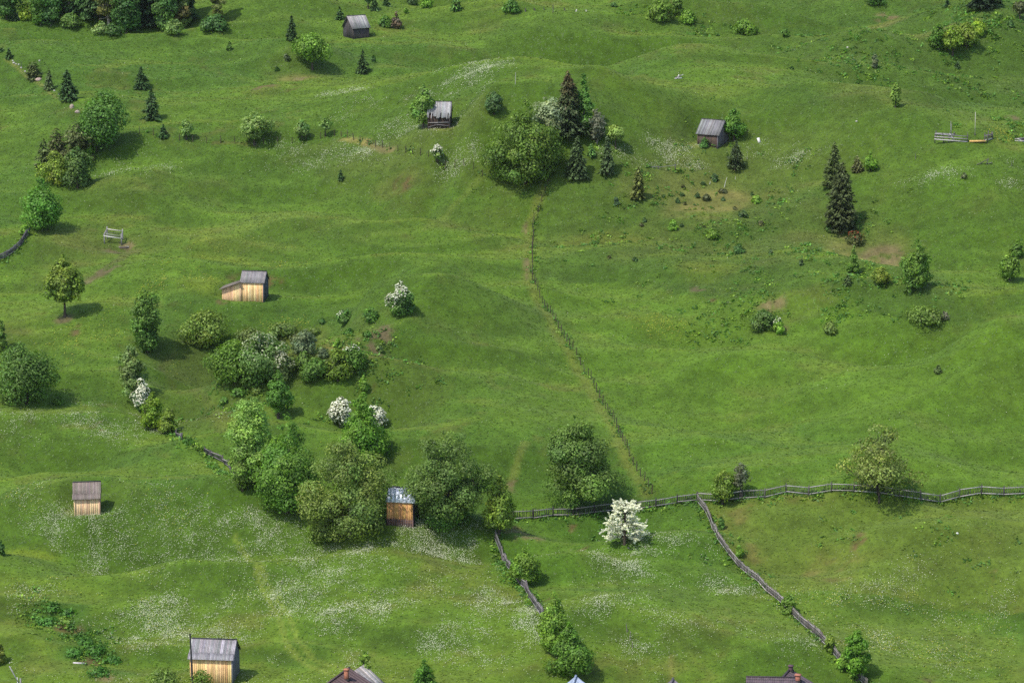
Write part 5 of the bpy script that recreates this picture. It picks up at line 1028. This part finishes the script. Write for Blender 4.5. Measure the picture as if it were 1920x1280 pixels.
stake(966, 158, 22, 1, (.5, .5, .46), 'thin pale stick on the flowery meadow left of the tall spruce', r=.045, name='stick', cat='stick'); stake(1037, 24, 15, 0, D_, 'dark upright post in the ragged stump row', r=.1, name='post', cat='post')
for k, (px, py, hg, c_) in enumerate([(985, 22, 6, D_), (1003, 20, 4, D_), (1020, 19, 3, D_), (1059, 20, 4, D_), (1080, 22, 4, W_), (1100, 22, 3, W_)]): stake(px, py, hg, rs.uniform(-2, 2), c_, 'ragged little stump in the row at the top of the meadow', 'stump row', r=.16, name='stump', cat='stump')
stake(40, 126, 9, 0, D_, 'dark stake beside the line of pale stones', r=.06); stake(1717, 298, 10, -1, (.14, .14, .12), 'lone leaning stake on the meadow below the pen', r=.06); stake(1897, 312, 11, 0, (.14, .14, .12), 'lone upright stake near the right border below the plank pile', r=.05)
def rock(px, py, wpx, hpx, colr, label, group=None):
    p = at(px, py); k = mpp(p); u = rs.normal(size=(26, 3)); u /= np.linalg.norm(u, axis=1)[:, None]
    import bmesh
    bm = bmesh.new(); bmesh.ops.create_icosphere(bm, subdivisions=2, radius=1)
    for v in bm.verts:
        d = 1 - .16 * max(0, max(float(np.dot(u[i], v.co)) for i in range(8)) - .55) * 2 + rs.normal(0, .05); v.co = (v.co.x * wpx / 2 * k * d, v.co.y * wpx / 2 * k * .8 * d, v.co.z * hpx * k * .75 * d + hpx * k * .2)
    me = bpy.data.meshes.new('stone'); bm.to_mesh(me); bm.free(); a = me.attributes.new('tint', 'FLOAT_COLOR', 'FACE'); c4 = np.ones((len(me.polygons), 4), np.float32); c4[:, :3] = colr; a.data.foreach_set('color', c4.ravel()); me.materials.append(M['stone'])
    o = bpy.data.objects.new('stone', me); C.objects.link(o); o.location = [float(v) for v in p]; return tag(o, label, 'stone', group)
for px, py, wp, hp in [(24, 115, 4, 3), (26, 119, 6, 3), (30, 121, 4, 2), (35, 122, 4, 3), (40, 128, 4, 3), (47, 135, 4, 3), (74, 115, 4, 3), (102, 171, 4, 3), (110, 178, 3, 2)]: rock(px, py, wp, hp, (.42, .40, .36), 'pale small stone along the old field boundary line', 'stones along the old field boundary')
rock(72, 151, 14, 6, (.40, .30, .25), 'reddish flat stone at the foot of the stubby juniper'); rock(135, 203, 9, 9, (.34, .27, .22), 'tallest brown stone beside the leaning tree'); rock(145, 211, 10, 5, (.36, .29, .25), 'flat brown stone below the tallest one beside the leaning tree')
rock(1606, 228, 5, 2, (.5, .48, .42), 'flat pale stone on the upper right meadow'); rock(1589, 90, 4, 3, (.5, .48, .4), 'pale stone on the rough upper slope'); rock(1795, 1000, 5, 3, (.7, .7, .66), 'white stone on the olive pasture'); rock(1178, 1027, 4, 2, (.4, .36, .3), 'small brown stone under the white spiky tree')
rails('plank_scraps', 'scattered grey planks in the weedy patch by the lower left', 'planks', 155, 1244, [('plank', (-18, 0, 2), (7, 0, 1), .25, (.45, .43, .42)), ('plank', (-20, 46, 2), (-7, 40, 2), .22, (.5, .48, .45)), ('plank', (-20, 62, 4), (-9, 44, 2), .22, W_)])
print('all', time.time() - T0, 'objects', len(bpy.data.objects))

# ------------------------------------------------------------------ the thin air haze over the valley
def haze():
    m = MB(); m.box(-1250, 1250, -420, 1700, -12, 330, (1, 1, 1)); mt = bpy.data.materials.new('haze'); mt.use_nodes = True; n = mt.node_tree; n.nodes.clear()
    v = n.nodes.new('ShaderNodeVolumePrincipled'); v.inputs['Color'].default_value = (.86, .92, 1.0, 1); v.inputs['Density'].default_value = HAZE; v.inputs['Anisotropy'].default_value = .2
    o_ = n.nodes.new('ShaderNodeOutputMaterial'); n.links.new(v.outputs[0], o_.inputs['Volume'])
    o = m.build('haze', mt); o['kind'] = 'stuff'; o['label'] = 'thin pale haze in the air over the valley'
HAZE = 0.000025
haze()
